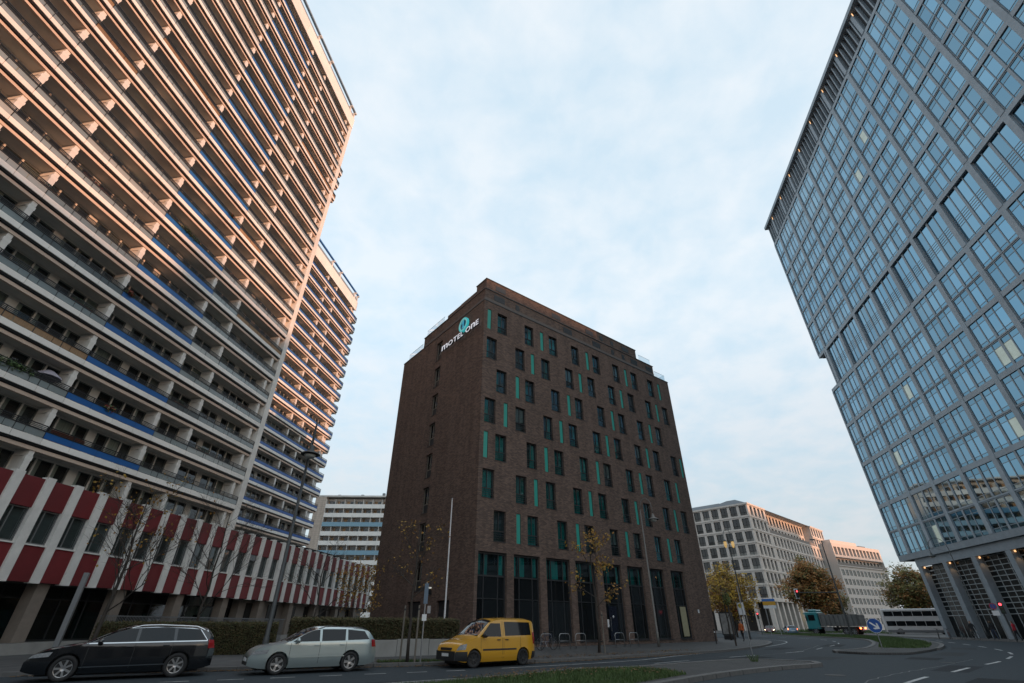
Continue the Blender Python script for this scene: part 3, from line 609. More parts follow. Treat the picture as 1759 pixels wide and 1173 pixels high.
wl.quad((HW,0,0), (HW,HD,0), (HW,HD,HT), (HW,0,HT)); wl.quad((0,HD,0), (HW,HD,0), (HW,HD,HT), (0,HD,HT)); wl.quad((0,0,HT), (HW,0,HT), (HW,HD,HT), (0,HD,HT))
part('brick_wall', wl, BRICK, hot)
part('interior', MB().box(.62, HW-.3, .62, HD-.3, .01, HT-.3), M('hotel_dark_interior', (.02, .02, .022), .9), hot)
# parapet edge, set-back storeys
part('roof_edge', MB().box(-.04, HW+.04, -.04, HD+.04, HT+.001, HT+.10), M('dark_metal_coping', (.05, .05, .052), .5), hot)
lv2 = MB().box(.12, 26.4, .12, 12.2, HT+.50, 29.62); u2 = part('setback_storey', lv2, BRICK, hot); part('band_course', MB().box(.10, 26.42, .10, 12.22, HT+.101, HT+.499), BRICKT, u2)
part('coping', MB().box(.06, 26.46, .06, 12.26, 29.621, 29.70), MATS['dark_metal_coping'], u2)
lv3 = MB(); lv3.box(.45, 23.7, .45, 2.2, 29.98, 31.2); lv3.box(.46, 23.69, 2.202, 7.8, 29.98, 30.6); u3 = part('setback_storey', lv3, BRICK, hot); part('band_course', MB().box(.43, 23.72, .43, 7.82, 29.701, 29.979), BRICKT, u3)
part('coping', MB().box(.39, 23.76, .39, 2.26, 31.201, 31.28), MATS['dark_metal_coping'], u3)
ph = part('plant_room', MB().box(1.6, 9, 3.0, 6.9, 30.61, 32.1), BRICK, hot); part('coping', MB().box(1.54, 9.06, 2.94, 6.96, 32.101, 32.18), MATS['dark_metal_coping'], ph)
part('roof_vent', MB().lathe([(.12, 31.29), (.12, 31.65), (.2, 31.66), (.2, 31.8), (.02, 31.9)], 10, (1.2, 1.6, 0)), GALV, hot)
part('roof_box', MB().box(2.2, 2.9, 1.2, 1.8, 31.285, 31.6), CONC, hot)
for x, wd in ((1.6, 1.25), (9.3, 1.25), (14.6, 1.25), (17, .5), (18.9, .5), (21, 1.2)):
    part('louvre', MB().box(x, x+wd, .425, .449, 30.25, 30.85), LOUV, hot)
for x, wd in ((1.2, 1.3), (3.9, .5), (10.6, 1.3), (15.2, 1.3), (18.4, .5), (20.3, .5), (22.0, 1.2), (24.9, 1.2)):
    lo = MB()
    for i in range(6): lo.box(x, x+wd, .095, .119, 28.68+i*.11, 28.76+i*.11)
    lo.box(x, x+wd, .112, .1195, 28.64, 29.34); part('louvre', lo, LOUV, hot)
RAILG = glass_mat('clear_rail_glass', (.92, .96, .98), refl=.12, thru=1.)
for (a, b, c, d, z) in ((26.6, 28.7, .15, .17, HT+.12), (23.9, 26.2, .25, .27, 29.72), (28.7, 28.72, .15, 16, HT+.12), (.15, .17, 12.5, 15.8, HT+.12), (.25, .27, 8.1, 11.9, 29.72)):
    part('glass_balustrade', MB().box(a, b, c, d, z, z+.85), RAILG, hot); 
    part('balustrade_rail', MB().box(a-.005, b+.005, c-.005, d+.005, z+.851, z+.868), GREYM, hot)
# windows
def hotel_window(kind):
    f = MB(); t = .055; w_, h_ = WW, WH
    f.box(.01, t, .16, .26, .01, h_-.01, 0); f.box(w_-t, w_-.01, .16, .26, .01, h_-.01, 0); f.box(t, w_-t, .16, .26, h_-t, h_-.01, 0); f.box(t, w_-t, .16, .26, .01, t, 0)
    f.box(t, w_-t, .17, .25, .72, .78, 0); f.box(.54, .60, .17, .25, .78, h_-t, 0)
    f.box(-.02, w_+.02, -.03, .28, -.05, -.003, 0)
    for z in (.2, .36, .52, .68): f.box(.02, w_-.02, .06, .085, z, z+.025, 0)
    f.quad((0,.58,0), (w_,.58,0), (w_,.58,h_), (0,.58,h_), 1); f.quad((0,.30,0), (0,.58,0), (0,.58,h_), (0,.30,h_), 1); f.quad((w_,.30,0), (w_,.58,0), (w_,.58,h_), (w_,.30,h_), 1); f.quad((0,.30,h_), (w_,.30,h_), (w_,.58,h_), (0,.58,h_), 1)
    return f.mesh('window', [ANTH, M('hotel_room', (.055, .066, .066), .9, var=.4, scale=.7, objvar=.5)])
HWM = hotel_window(0)
P1 = MB().box(.058, .538, .205, .213, .782, WH-.057).mesh('pane', HGLASS); P2 = MB().box(.602, WW-.058, .205, .213, .782, WH-.057).mesh('pane', HGLASS); P3 = MB().box(.058, WW-.058, .205, .213, .057, .718).mesh('pane', HGLASS)
def curt(a, b):
    mb = MB(); n = 14
    for i in range(n):
        x0, x1 = a+(b-a)*i/n, a+(b-a)*(i+1)/n; mb.quad((x0, .40+.03*(i % 2), .03), (x1, .40+.03*((i+1) % 2), .03), (x1, .40+.03*((i+1) % 2), WH-.02), (x0, .40+.03*(i % 2), WH-.02))
    return mb.mesh('curtain', TEALC)
CU = [curt(.02, WW-.02), curt(.02, .45), curt(.62, WW-.02), curt(.02, .75)]; GREYC = M('grey_roller_blind', (.16, .165, .16), .85, var=.1)
BL = MB().box(.02, WW-.02, .36, .37, .95, WH-.02).mesh('roller_blind', GREYC); OPEN = MB(); OPEN.box(.52, 1.0, .02, .06, 0, 1.35); OPM = MB().box(.05, .55, -.0, .03, .80, 2.1).mesh('open_sash', [FRAMEW])
rw = random.Random(12)
for i, (x, z) in enumerate(wins):
    wdo = link('window', HWM, hot, (x, 0, z))
    for pm in (P1, P2, P3): link('pane', pm, wdo)
    low_teal = z < 13
    r_ = rw.random()
    if r_ < (.80 if low_teal else .34): link('curtain', CU[0 if low_teal and rw.random() < .6 else rw.randrange(4)], wdo)
    elif r_ < .72: link('curtain', CU[rw.randrange(1, 4)], wdo)
    elif r_ < .92: link('roller_blind', BL, wdo)
for x, z in teals: link('teal_panel', bmesh_('tealp', lambda: MB().box(.012, TW-.012, .07, .29, .012, WH-.012).mesh('teal_panel', TEAL)), hot, (x, 0, z)); link('panel_frame', bmesh_('tealf', lambda: MB().wall(0, TW, 0, WH, [(.012, TW-.012, .012, WH-.012)], y=.05, depth=.05).mesh('panel_frame', ANTH)), hot, (x, .0, z))
# left facade windows: narrow pair with pale reveal and dark lower half
for a, b, z0_, z1_ in lw:
    f = MB(); f.box(.18, .26, a+.02, a+.10, z0_, z1_, 0); f.box(.18, .26, b-.10, b-.02, z0_, z1_, 0); f.box(.18, .26, a+.55, a+.62, z0_+.8, z1_, 0); f.box(.18, .26, a+.1, b-.1, z0_+.72, z0_+.8, 0); f.box(.19, .25, a+.1, b-.1, z1_-.08, z1_, 0); f.box(-.03, .28, a-.02, b+.02, z0_-.05, z0_-.003, 1)
    o = part('window', f, [M('pale_bronze_frame', (.20, .18, .15), .4), ANTH], hot); part('pane', MB().box(.215, .22, a+.1, b-.1, z0_+.8, z1_-.08), GLASS, o); part('dark_panel', MB().box(.21, .225, a+.1, b-.1, z0_+.02, z0_+.72), ANTH, o)
    part('curtain', MB().box(.40, .42, a+.1, a+.66, z0_, z1_), M('pale_curtain', (.30, .26, .19), .9, var=.3, scale=2), o)
for a, b, z0_, z1_ in ldoors:
    d_ = part('door', MB().box(.20, .26, a+.06, b-.06, z0_, z1_-.06), M('dark_door', (.022, .024, .026), .5), hot); part('handle', MB().box(.13, .16, a+.2, a+.24, .9, 1.3), GALV, d_)
# ground floor shopfronts
for i, (a, b) in enumerate(shop):
    wd = b-a; f = MB(); f.box(a+.01, a+.09, .2, .29, .29, 5.88); f.box(b-.09, b-.01, .2, .29, .29, 5.88); f.box(a+.09, b-.09, .2, .29, 5.78, 5.88); f.box(a+.09, b-.09, .19, .29, 4.30, 4.40); f.box(a+.09, b-.09, .2, .29, 2.90, 2.95); f.box(a+.09, b-.09, .2, .29, .29, .37)
    f.box(a+wd*.24, a+wd*.24+.07, .2, .29, .37, 5.78); f.box(a+wd*.76-.07, a+wd*.76, .2, .29, .37, 5.78)
    f.box(a-.05, b+.05, -.06, .28, .22, .279)
    s_ = part('shopfront', f, ANTH, hot, label='tall dark shopfront bay with teal side panels')
    for u, v in ((.09, wd*.24), (wd*.24+.07, wd*.76-.07), (wd*.76, wd-.09)):
        for z0_, z1_ in ((.37, 2.9), (2.95, 4.3), (4.4, 5.78)): part('pane', MB().box(a+u, a+v, .24, .25, z0_, z1_), HGLASS if z0_ > 4 else DGLASS, s_)
    for u in (.12, wd-.46): part('teal_panel', MB().box(a+u, a+u+.34, .40, .44, 4.45, 5.75), TEALC, s_)
    part('curtain', MB().box(a+wd*.3, a+wd*.3+wd*(.14+.2*((i*7) % 3)/2), .50, .53, 4.45, 5.75), TEALC, s_)
    if i == 7: part('pale_display', MB().box(a+.85, a+1.75, .17, .195, .45, 2.85), M('pale_olive_blind', (.34, .31, .20), .7, var=.1), s_)  # pale olive panel set before the panes of the last bay
    if i == 4:
        dr = part('door', MB().box(a+.45, a+1.45, .14, .195, .3, 2.7), M('dark_glass_door', (.014, .018, .03), .15), s_); part('handle', MB().box(a+.52, a+.56, .06, .10, .9, 1.9), GALV, dr); part('notice', MB().box(a+.15, a+.38, .15, .19, 1.2, 1.75), SIGNW, s_)
        part('door_sticker', MB().lathe([(.001, 0), (.09, .001), (.09, .004), (.001, .005)], 14, (a+.95, .132, 1.95), 'Y'), SIGNW, dr)
part('wall_plate', MB().box(26.5, 26.72, -.03, -.002, 2.35, 2.65), SIGNW, hot)
wlamp = part('wall_lamp', MB().box(-.22, -.002, 5.75, 5.95, 3.35, 3.75), BLACKM, hot); part('lamp_glass', MB().box(-.2, -.04, 5.77, 5.93, 3.76, 3.86), M('soft_lit_glass', (.7, .7, .65), .4, emit=(.9, .9, .8, .5)), wlamp)
part('wall_plate', MB().box(-.03, -.002, 5.7, 6.15, 2.1, 2.6), SIGNW, hot)
# illuminated name sign on the left facade: letters and ring emblem, each a part
sg = thing('hotel_sign', 'white and teal illuminated hotel name sign with round emblem on the dark side wall', 'sign', HO, R(90-51.67))
LET = M('white_sign_letters', (.75, .75, .78), .4, var=.03, emit=(.85, .9, 1, .45)); LETS = M('dark_letter_sides', (.04, .04, .05), .5)
def letter(ch, y, h, wscale=1.):
    cu = bpy.data.curves.new('l', 'FONT'); cu.body = ch; cu.size = 1; cu.extrude = .08; cu.offset = .022; o = bpy.data.objects.new('l', cu); col.objects.link(o)
    bpy.context.view_layer.update(); me = bpy.data.meshes.new_from_object(o.evaluated_get(bpy.context.evaluated_depsgraph_get())); bpy.data.objects.remove(o); bpy.data.curves.remove(cu)
    xs = [v.co.x for v in me.vertices]; ys = [v.co.y for v in me.vertices]; sx, sy = min(xs), min(ys); hh = max(ys)-sy; wd = (max(xs)-sx)/hh*h*wscale
    for v in me.vertices:
        X, Y, Z = (v.co.x-sx)/hh*h*wscale, (v.co.y-sy)/hh*h, v.co.z; v.co = (-.22-Z, -X, Y)      # reads right-to-left in +y, face towards -x
    me.flip_normals(); me.materials.clear(); me.materials.append(LET); me.materials.append(LETS); me.name = 'letter'; me.update()
    for p in me.polygons: p.material_index = 0 if abs(p.normal.x) > .5 else 1
    link('letter', me, sg, (0, y, 25.46)); return wd
y = 7.15
for ch, ws_ in (('m', 1.0), ('O', .95), ('T', .95), ('E', .9), ('L', .85), (' ', 0), ('O', .95), ('n', .95), ('E', .95)):
    if ch == ' ': y -= .30; continue
    y -= letter(ch, y, .58, ws_*1.46)+.11
LTEAL = M('teal_sign_ring', (.05, .42, .45), .35, emit=(.05, .55, .60, .45)); NAVY = M('navy_sign_disc', (.01, .05, .11), .4, emit=(.0, .04, .10, .2)); CY = M('cyan_sign_figure', (.04, .36, .50), .35, emit=(.03, .42, .62, .45)); AQ = M('aqua_sign_ring', (.22, .55, .55), .35, emit=(.2, .65, .65, .35))
cy, cz = 3.35, 26.86
def ring(r0, r1, x0, x1, mat, nm):
    mb = MB(); n = 40
    for i in range(n):
        a, b = 2*math.pi*i/n, 2*math.pi*(i+1)/n; P = lambda r, t, x: (x, cy+r*math.cos(t), cz+r*math.sin(t))
        mb.quad(P(r0,a,x0), P(r0,b,x0), P(r1,b,x0), P(r1,a,x0)); mb.quad(P(r1,a,x0), P(r1,b,x0), P(r1,b,x1), P(r1,a,x1))
        if r0 > .01: mb.quad(P(r0,b,x0), P(r0,a,x0), P(r0,a,x1), P(r0,b,x1))
    return part(nm, mb, mat, sg)
ring(.0, .62, -.16, -.02, NAVY, 'emblem_disc'); ring(.56, .68, -.26, -.02, AQ, 'emblem_ring'); ring(.68, .79, -.22, -.02, LTEAL, 'emblem_ring')
fig = MB()
for p in ([(.30,-.34),(.02,-.34),(-.02,-.20),(.06,.34),(-.10,.34),(-.26,.18),(-.24,.06),(-.10,.10),(-.14,-.20)],):
    pts = [(cy-yy*-1*-1, cz+zz) for yy, zz in p]
    fig.poly([(-.24, cy-yy*1.24, cz+zz*1.24) for yy, zz in [(-.24,.10),(-.02,.36),(.14,.36),(.10,-.16),(.26,-.24),(.24,-.36),(-.14,-.36),(-.12,-.24),(-.06,-.20),(-.04,.14),(-.18,.04)]])
part('emblem_figure', fig, CY, sg)
for yy in (1.6, 3.0, 4.6, 6.6): part('sign_bracket', MB().box(-.15, -.005, yy-.03, yy+.03, 25.60, 25.66), GREYM, sg)

# ---------------------------------------------------------------- glass office tower (right); x runs from the far corner towards the viewer
tw = frame('office_tower', 'tall glass and grey granite office tower on the right, upper block jutting past the lower', 'office tower', 190.5, (58.52, 77.0, 0))
TL = 62.0; cols_x = [3.25+5.84*i for i in range(11)]
BANDS = [9.62, 17.25, 24.0, 30.85, 37.7, 44.8, 51.5, 58.2, 65.0, 73.4]; BH = .55
core = MB(); core.box(3.4, TL, 2.2, 30, .1, 9.5); core.box(.25, TL, .40, 30, 9.6, 37.7); core.box(3.2, TL, .5, 30, 37.71, 44.8); core.box(.05, TL, .40, 30, 44.81, 78.6)
part('core', core, M('tower_core', (.03, .034, .038), .8), tw)
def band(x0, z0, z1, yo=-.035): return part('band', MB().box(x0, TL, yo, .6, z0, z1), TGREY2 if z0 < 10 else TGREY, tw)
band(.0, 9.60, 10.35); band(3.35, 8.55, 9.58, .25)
for z in BANDS[1:]: band(-.0 if z < 38 or z > 44.5 else 0, z-.05, z+BH)
for i, z in enumerate(BANDS[:-1]):
    if i == 4: continue
    z2 = BANDS[i+1]; zm = (z+.5+z2)/2; part('mid_band', MB().box(.05, TL, .03, .39, zm-.16, zm+.16), TFRAME, tw); part('mid_band_lip', MB().box(.04, TL, -.03, .028, zm-.03, zm+.11), TGREY, tw)
# vertical granite columns, lower block / recess / upper block
for x in cols_x:
    part('column', MB().box(x-.34, x+.34, -.075, .42, 10.36, 37.64), TGREY, tw)
    part('column', MB().box(x-.34, x+.34, -.075, .42, 45.36, 73.34), TGREY, tw)
    part('column', MB().box(x-.34, x+.34, -.075, .49, 38.26, 44.74), TGREY, tw)
for z0_, z1_, x in ((10.36, 37.64, .0), (45.36, 73.34, .0), (38.26, 44.74, 2.4)):
    part('corner_column', MB().box(x, x+.30, -.08, .62, z0_, z1_), TGREY, tw)
part('overhang_soffit', MB().box(.0, 3.2, .61, 30, 44.70, 44.74), LOUV, tw); part('lower_roof', MB().box(.0, 3.15, .61, 30, 37.72, 37.9), TGREY, tw)
ss = MB(); ss.box(-.0, .045, .63, 30, 9.6, 37.69); ss.box(-.0, .045, .63, 30, 44.82, 78.6); part('end_wall', ss, TGREY, tw)
def glazed(w_, h_, key, tall=False):
    "one bay of one storey: frame mesh and pane meshes"
    def mk():
        xs = [0, w_*.245, w_*.5, w_*.755, w_] if w_ > 3 else [0, w_*.42, w_]; zt0, zt1 = (h_*.13, h_*.80); f = MB(); panes = []
        mull = .06
        for i, x in enumerate(xs):
            t = .15 if (w_ > 3 and i == 2) else mull
            if 0 < i < len(xs)-1: f.box(x-t, x+t, -.05 if t > .08 else -.02, .10, .0, h_)
            elif i == 0: f.box(0, mull, -.03, .10, 0, h_)
            else: f.box(w_-mull, w_, -.03, .10, 0, h_)
        zz = [0, zt0, zt1, h_] if not tall else [0, h_*.06, h_*.36, h_*.41, h_*.46, h_*.51, h_*.56, h_]
        for i in range(len(xs)-1):
            ti = .15 if (w_ > 3 and i == 2) else mull; tj = .15 if (w_ > 3 and i+1 == 2) else mull; a, b = xs[i]+ti, xs[i+1]-tj
            for z in zz[1:-1]: f.box(a, b, -.0, .08, z-.028, z+.028)
            for q in range(len(zz)-1): panes.append((MB().box(a, b, .03, .05, zz[q]+.03, zz[q+1]-.03), 1 if (q != 1 and not tall) or (tall and q in (0,)) else 0))
        fm = f.mesh('window', TFRAME); main = MB(); sub = MB(); pl = []
        for i in range(len(xs)-1):
            grp = panes[i*(len(zz)-1):(i+1)*(len(zz)-1)]
            mm = MB()
            for pmb, k_ in grp:
                n0 = len(mm.v); mm.v += pmb.v; mm.f += [tuple(n0+j for j in fc) for fc in pmb.f]; mm.m += [k_]*len(pmb.f)
            pl.append((mm.mesh('pane', [TGLASS, TGLASS2]), mm.mesh('pane', [TLIT, TGLASS2])))
        return fm, pl
    return bmesh_(('gl', key, round(w_, 2), round(h_, 2)), mk)
LITS = {(5, 7, 2), (6, 7, 1), (3, 2, 2), (6, 2, 1), (6, 2, 2), (2, 1, 0), (5, 1, 3), (2, 0, 1)}
for i, z in enumerate(BANDS[:-1]):
    za, zb = z+(.75 if i == 0 else BH), BANDS[i+1]-.06
    zm = (z+.5+BANDS[i+1])/2
    segs = [(za, zm-.17, 0), (zm+.17, zb, 1)] if i != 4 else [(za+.02, zb, 0)]
    bays = [(.32, cols_x[0]-.37)]+[(a+.37, b-.37) for a, b in zip(cols_x[:-1], cols_x[1:])]
    if i == 4: bays[0] = (2.72, cols_x[0]-.37)
    for bi, (a, b) in enumerate(bays):
        for (s0, s1, si) in segs:
            fm, pl = glazed(b-a, s1-s0, 't' if i == 4 else 'n', i == 4); wo = link('window', fm, tw, (a, .06 if i != 4 else .22, s0))
            for pi, (pm, pl_) in enumerate(pl): link('pane', pl_ if (bi, i*1, pi) in LITS and si == (bi+i) % 2 else pm, wo)
# louvred plant storey with warm downlights, roof edge
part('roof_edge', MB().box(-.35, TL, -.55, 30, 78.75, 79.45), TGREY, tw)
for i in range(int(TL/.98)):
    x = .3+i*.98
    part('louvre_fin', MB().box(x-.09, x+.09, -.05, .6, 73.96, 78.7), TGREY if i % 3 else TFRAME, tw)
part('louvre_back', MB().box(.06, TL, .45, .60, 73.96, 78.7), LOUV, tw)
for x in cols_x:
    part('column', MB().box(x-.30, x+.30, -.12, .44, 73.97, 78.69), TGREY, tw)
    part('downlight', MB().box(x+.34, x+.41, -.13, -.06, 78.1, 78.74), WARMLAMP, tw)  # lamp box stretched so its emission also stands for the glow down the fin
# ground floor arcade
for x in cols_x[0:6]:
    xx = x+.65
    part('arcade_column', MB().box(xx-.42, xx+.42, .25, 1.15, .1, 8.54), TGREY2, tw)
for a, b in zip(cols_x[:5], cols_x[1:6]):
    x0, x1 = a+1.08, b+.22; g = MB(); nh, nvv = 11, 4
    for r in range(nh+1): z = 2.55+(8.5-2.55)*r/nh; g.box(x0, x1, .95, 1.05, z-.04, z+.04)
    for c in range(nvv+1): x = x0+(x1-x0)*c/nvv; g.box(x-.045, x+.045, .96, 1.04, .12, 8.5)
    wf = part('arcade_glazing', g, M('pale_grey_mullion', (.24, .27, .28), .45), tw)
    for r in range(nh):
        for c in range(nvv):
            z = 2.55+(8.5-2.55)*r/nh; xa = x0+(x1-x0)*c/nvv; part('pane', MB().box(xa+.05, xa+(x1-x0)/nvv-.05, 1.0, 1.02, z+.055, z+(8.5-2.55)/nh-.055), AGLASS, wf)
    for c in range(nvv): xa = x0+(x1-x0)*c/nvv; part('pane', MB().box(xa+.05, xa+(x1-x0)/nvv-.05, 1.0, 1.02, .14, 2.49), AGLASS, wf)
    for xd in (x0+.18, x1-.2):
        dl = part('downlight', MB().lathe([(.02, 0), (.09, .02), (.09, .2), (.02, .22)], 10, (xd, .55, 8.28)), WARMLAMP, tw)
for x in (cols_x[0:6]):
    ld = bpy.data.lights.new('arcade_lamp', 'SPOT'); ld.energy = 22; ld.color = (1, .55, .25); ld.spot_size = R(70); ld.spot_blend = .6; ld.shadow_soft_size = .1
    lo = bpy.data.objects.new('arcade_lamp', ld); col.objects.link(lo); lo.parent = tw; lo.location = (x+1.45, .62, 8.2); lo.rotation_euler = (0, R(10), 0)

# ---------------------------------------------------------------- limestone office block and pale block beyond the junction
SD = M('stone_window_dark', (.018, .017, .017), .12, var=.4, spec=.7, objvar=.8); SC = M('stone_window_blind', (.15, .15, .14), .7, var=.4, scale=1, objvar=.8)
sb = frame('stone_office_block', 'pale limestone office block with regular window grid, slate roof and arcade behind the street trees', 'office block', 46, (73.2, 150, 0))
ZB = [7.6+3.75*i for i in range(8)]
hol = []; sw = []
def grid(x0, x1, zi, holes_, step=3.0, wd=1.75, flush=True):
    n = int((x1-x0)/step); s0 = x0+((x1-x0)-n*step)/2
    for q in range(n):
        for i in zi: holes_.append((s0+q*step+(step-wd)/2, s0+q*step+(step+wd)/2, ZB[i]+.62, ZB[i]+3.45))
hA = []; grid(.4, 14, range(7), hA); grid(14, 58, range(5), hA); grid(58, 73, range(7), hA, 3.0)
mb = MB(); mb.wall(0, 14, 7.6, 34.1, [h for h in hA if h[1] < 14], depth=.45); mb.wall(14, 58, 7.6, 26.9, [h for h in hA if 14 < h[0] < 58], depth=.45); mb.wall(58, 73, 7.6, 34.1, [h for h in hA if h[0] > 58], depth=.45)
hB = []; n_ = 14
for q in range(n_):
    for i in range(7): hB.append((.45+q*3.02, .45+q*3.02+2.2, ZB[i]+.55, ZB[i]+3.4))
mb.wall(0, 44, 7.6, 34.1, hB, depth=.45, T=lambda p: (p[1], p[0], p[2]))
hC = []; grid(14.3, 57.8, (5, 6), hC)
mb.wall(14, 58, 26.5, 34.1, hC, y=2.8, depth=.4)
mb.quad((14,0,26.9), (14,2.8,26.9), (14,2.8,34.1), (14,0,34.1)); mb.quad((58,0,26.9), (58,2.8,26.9), (58,2.8,34.1), (58,0,34.1)); mb.quad((14,0,26.9), (58,0,26.9), (58,2.8,26.9), (14,2.8,26.9))
mb.quad((73,0,7.6), (73,20,7.6), (73,20,34.1), (73,0,34.1)); mb.quad((0,0,34.1), (73,0,34.1), (73,44,34.1), (0,44,34.1)); mb.quad((0,0,7.6), (73,0,7.6), (73,44,7.6), (0,44,7.6))
part('stone_wall', mb, STONEW, sb)
for i, z in enumerate(ZB):
    if i in (0, 7): zz0, zz1, pr_ = z-.35, z+.25, .30
    else: zz0, zz1, pr_ = z+.02, z+.34, .14
    if i == 7: 
        part('cornice', MB().box(-.3, 14, -.3, -.002, 33.75, 34.25), STONEW, sb); part('cornice', MB().box(58, 73.2, -.3, -.002, 33.75, 34.25), STONEW, sb); part('cornice', MB().box(14.02, 57.98, 2.55, 2.798, 33.75, 34.25), STONEW, sb); part('cornice', MB().box(-.3, -.002, 0, 44, 33.75, 34.25), STONEW, sb); continue
    part('band', MB().box(-pr_, 73, -pr_, -.003, zz0, zz1), STONEW, sb) if i < 6 else (part('band', MB().box(-pr_, 14, -pr_, -.003, zz0, zz1), STONEW, sb), part('band', MB().box(58, 73, -pr_, -.003, zz0, zz1), STONEW, sb))
    part('band', MB().box(-pr_, -.003, 0, 44, zz0, zz1), STONEW, sb)
part('terrace_railing', MB().box(14, 58, .1, .16, 26.95, 27.9), M('grey_rail_mesh', (.20, .18, .165), .7), sb)
def swin(wd, ht):
    f = MB(); f.quad((0,.42,0), (wd,.42,0), (wd,.42,ht), (0,.42,ht), 0); f.box(wd/2-.05, wd/2+.05, .34, .41, 0, ht, 1); f.box(0, wd, .34, .405, ht*.30, ht*.30+.07, 1); f.quad((.05,.40,0), (wd-.05,.40,0), (wd-.05,.40,ht*.3), (.05,.40,ht*.3), 2); return f.mesh('window', [SD, ANTH, SC])
for a, b, c, d in hA: link('window', bmesh_(('sw', round(b-a, 2), round(d-c, 2)), lambda: swin(b-a, d-c)), sb, (a, 0, c))
for a, b, c, d in hC: link('window', bmesh_(('sw', round(b-a, 2), round(d-c, 2)), lambda: swin(b-a, d-c)), sb, (a, 2.75, c))
for a, b, c, d in hB: link('window', bmesh_(('sw', round(b-a, 2), round(d-c, 2)), lambda: swin(b-a, d-c)), sb, (0, b, c), -math.pi/2)
def hip(x0, x1, y0, y1, z0, z1, ins): 
    m_ = MB(); a = [(x0,y0,z0),(x1,y0,z0),(x1,y1,z0),(x0,y1,z0)]; b = [(x0+ins,y0+ins,z1),(x1-ins,y0+ins,z1),(x1-ins,y1-ins,z1),(x0+ins,y1-ins,z1)]
    for i in range(4): j = (i+1) % 4; m_.quad(a[i], a[j], b[j], b[i])
    m_.poly(b); m_.poly(a[::-1]); return m_
part('roof', hip(.2, 14.2, .2, 13, 34.26, 36.7, 5.0), SLATE, sb); part('roof', hip(14.25, 57.6, 3.2, 18, 34.26, 36.4, 5.5), SLATE, sb); part('roof', hip(57.65, 72.8, .2, 16, 34.26, 36.9, 5.0), SLATE, sb); part('roof', hip(.25, 14.0, 6, 44, 34.28, 36.3, 4.6), SLATE, sb)
for q in range(19): part('arcade_pier', MB().box(q*4.0, q*4.0+1.1, .02, 1.1, 0, 7.58), STONEW, sb)
for q in range(1, 11): part('arcade_pier', MB().box(.02, 1.1, q*4.0+.2, q*4.0+1.3, 0, 7.58), STONEW, sb)
part('shop_wall', MB().box(3.2, 73, 3.2, 44, 0, 7.55), M('arcade_dark', (.035, .032, .03), .7, var=.4, scale=.4), sb)
for q in range(8): part('shop_window', MB().box(4+q*8, 9.5+q*8, 3.05, 3.19, .3, 5.5), DGLASS, sb)
part('lit_shop_lamp', MB().box(21, 21.7, 1.3, 1.5, 3.2, 6.0), M('warm_lit_panel', (.8, .7, .4), .4, emit=(1, .8, .35, 3.)), sb)

wb = frame('pale_office_block', 'pale rendered office block with square windows, sunlit beyond the far trees', 'office block', 58, (121.0, 190, 0))
hW = []; WZ = [1.2+3.1*i for i in range(6)]
for i, z in enumerate(WZ):
    for q in range(13): hW.append((1.1+q*2.75, 1.1+q*2.75+1.95, z+.55, z+2.5))
hW2 = [(.8+q*2.75, .8+q*2.75+2.0, 24.2, 27.0) for q in range(13)]
mb = MB(); mb.wall(0, 37, 0, 20.6, hW, depth=.14); mb.wall(0, 37, 23.4, 28.2, hW2, depth=2.0); mb.wall(0, 37, 20.6, 23.4, [(1.5+q*2.75, 3.1+q*2.75, 20.9, 23.0) for q in range(13)], y=1.6, depth=.3)
mb.quad((0,0,0), (0,16,0), (0,16,28.2), (0,0,28.2)); mb.quad((0,0,28.2), (37,0,28.2), (37,16,28.2), (0,16,28.2)); mb.quad((0,0,20.6), (37,0,20.6), (37,1.6,20.6), (0,1.6,20.6)); mb.quad((0,0,23.4), (37,0,23.4), (37,1.6,23.4), (0,1.6,23.4)); mb.quad((37,0,0), (37,16,0), (37,16,28.2), (37,0,28.2))
part('rendered_wall', mb, WHITEB, wb)
wgl = M('green_grey_window', (.05, .062, .058), .12, var=.3, spec=.7, objvar=.4)
for a, b, c, d in hW: link('window', bmesh_('ww', lambda: (lambda f: (f.quad((0,.13,0),(1.95,.13,0),(1.95,.13,1.95),(0,.13,1.95),0), f.box(.94,1.01,.08,.12,0,1.95,1), f.mesh('window', [wgl, FRAMEW]))[-1])(MB())), wb, (a, 0, c))
part('loggia_back', MB().box(.2, 36.8, 2.02, 2.2, 23.5, 28), WHITEB, wb); part('terrace_back', MB().box(.2, 36.8, 1.92, 2.0, 20.7, 23.3), wgl, wb)
for q in range(13): part('loggia_window', MB().box(1.3+q*2.75, 2.5+q*2.75, 1.95, 2.015, 24.3, 26.4), wgl, wb)
part('terrace_railing', MB().box(-.2, 37.2, -.35, -.28, 20.5, 21.5), MATS['grey_rail_mesh'], wb); part('terrace_floor', MB().box(-.3, 37.3, -.4, -.002, 20.3, 20.58), WHITEB, wb)
part('roof_storey', MB().box(6, 26, 3, 12, 28.21, 30.2), WHITEB, wb); part('roof_plant', MB().box(28, 33, 3, 9, 28.21, 29.4), GREYM, wb)
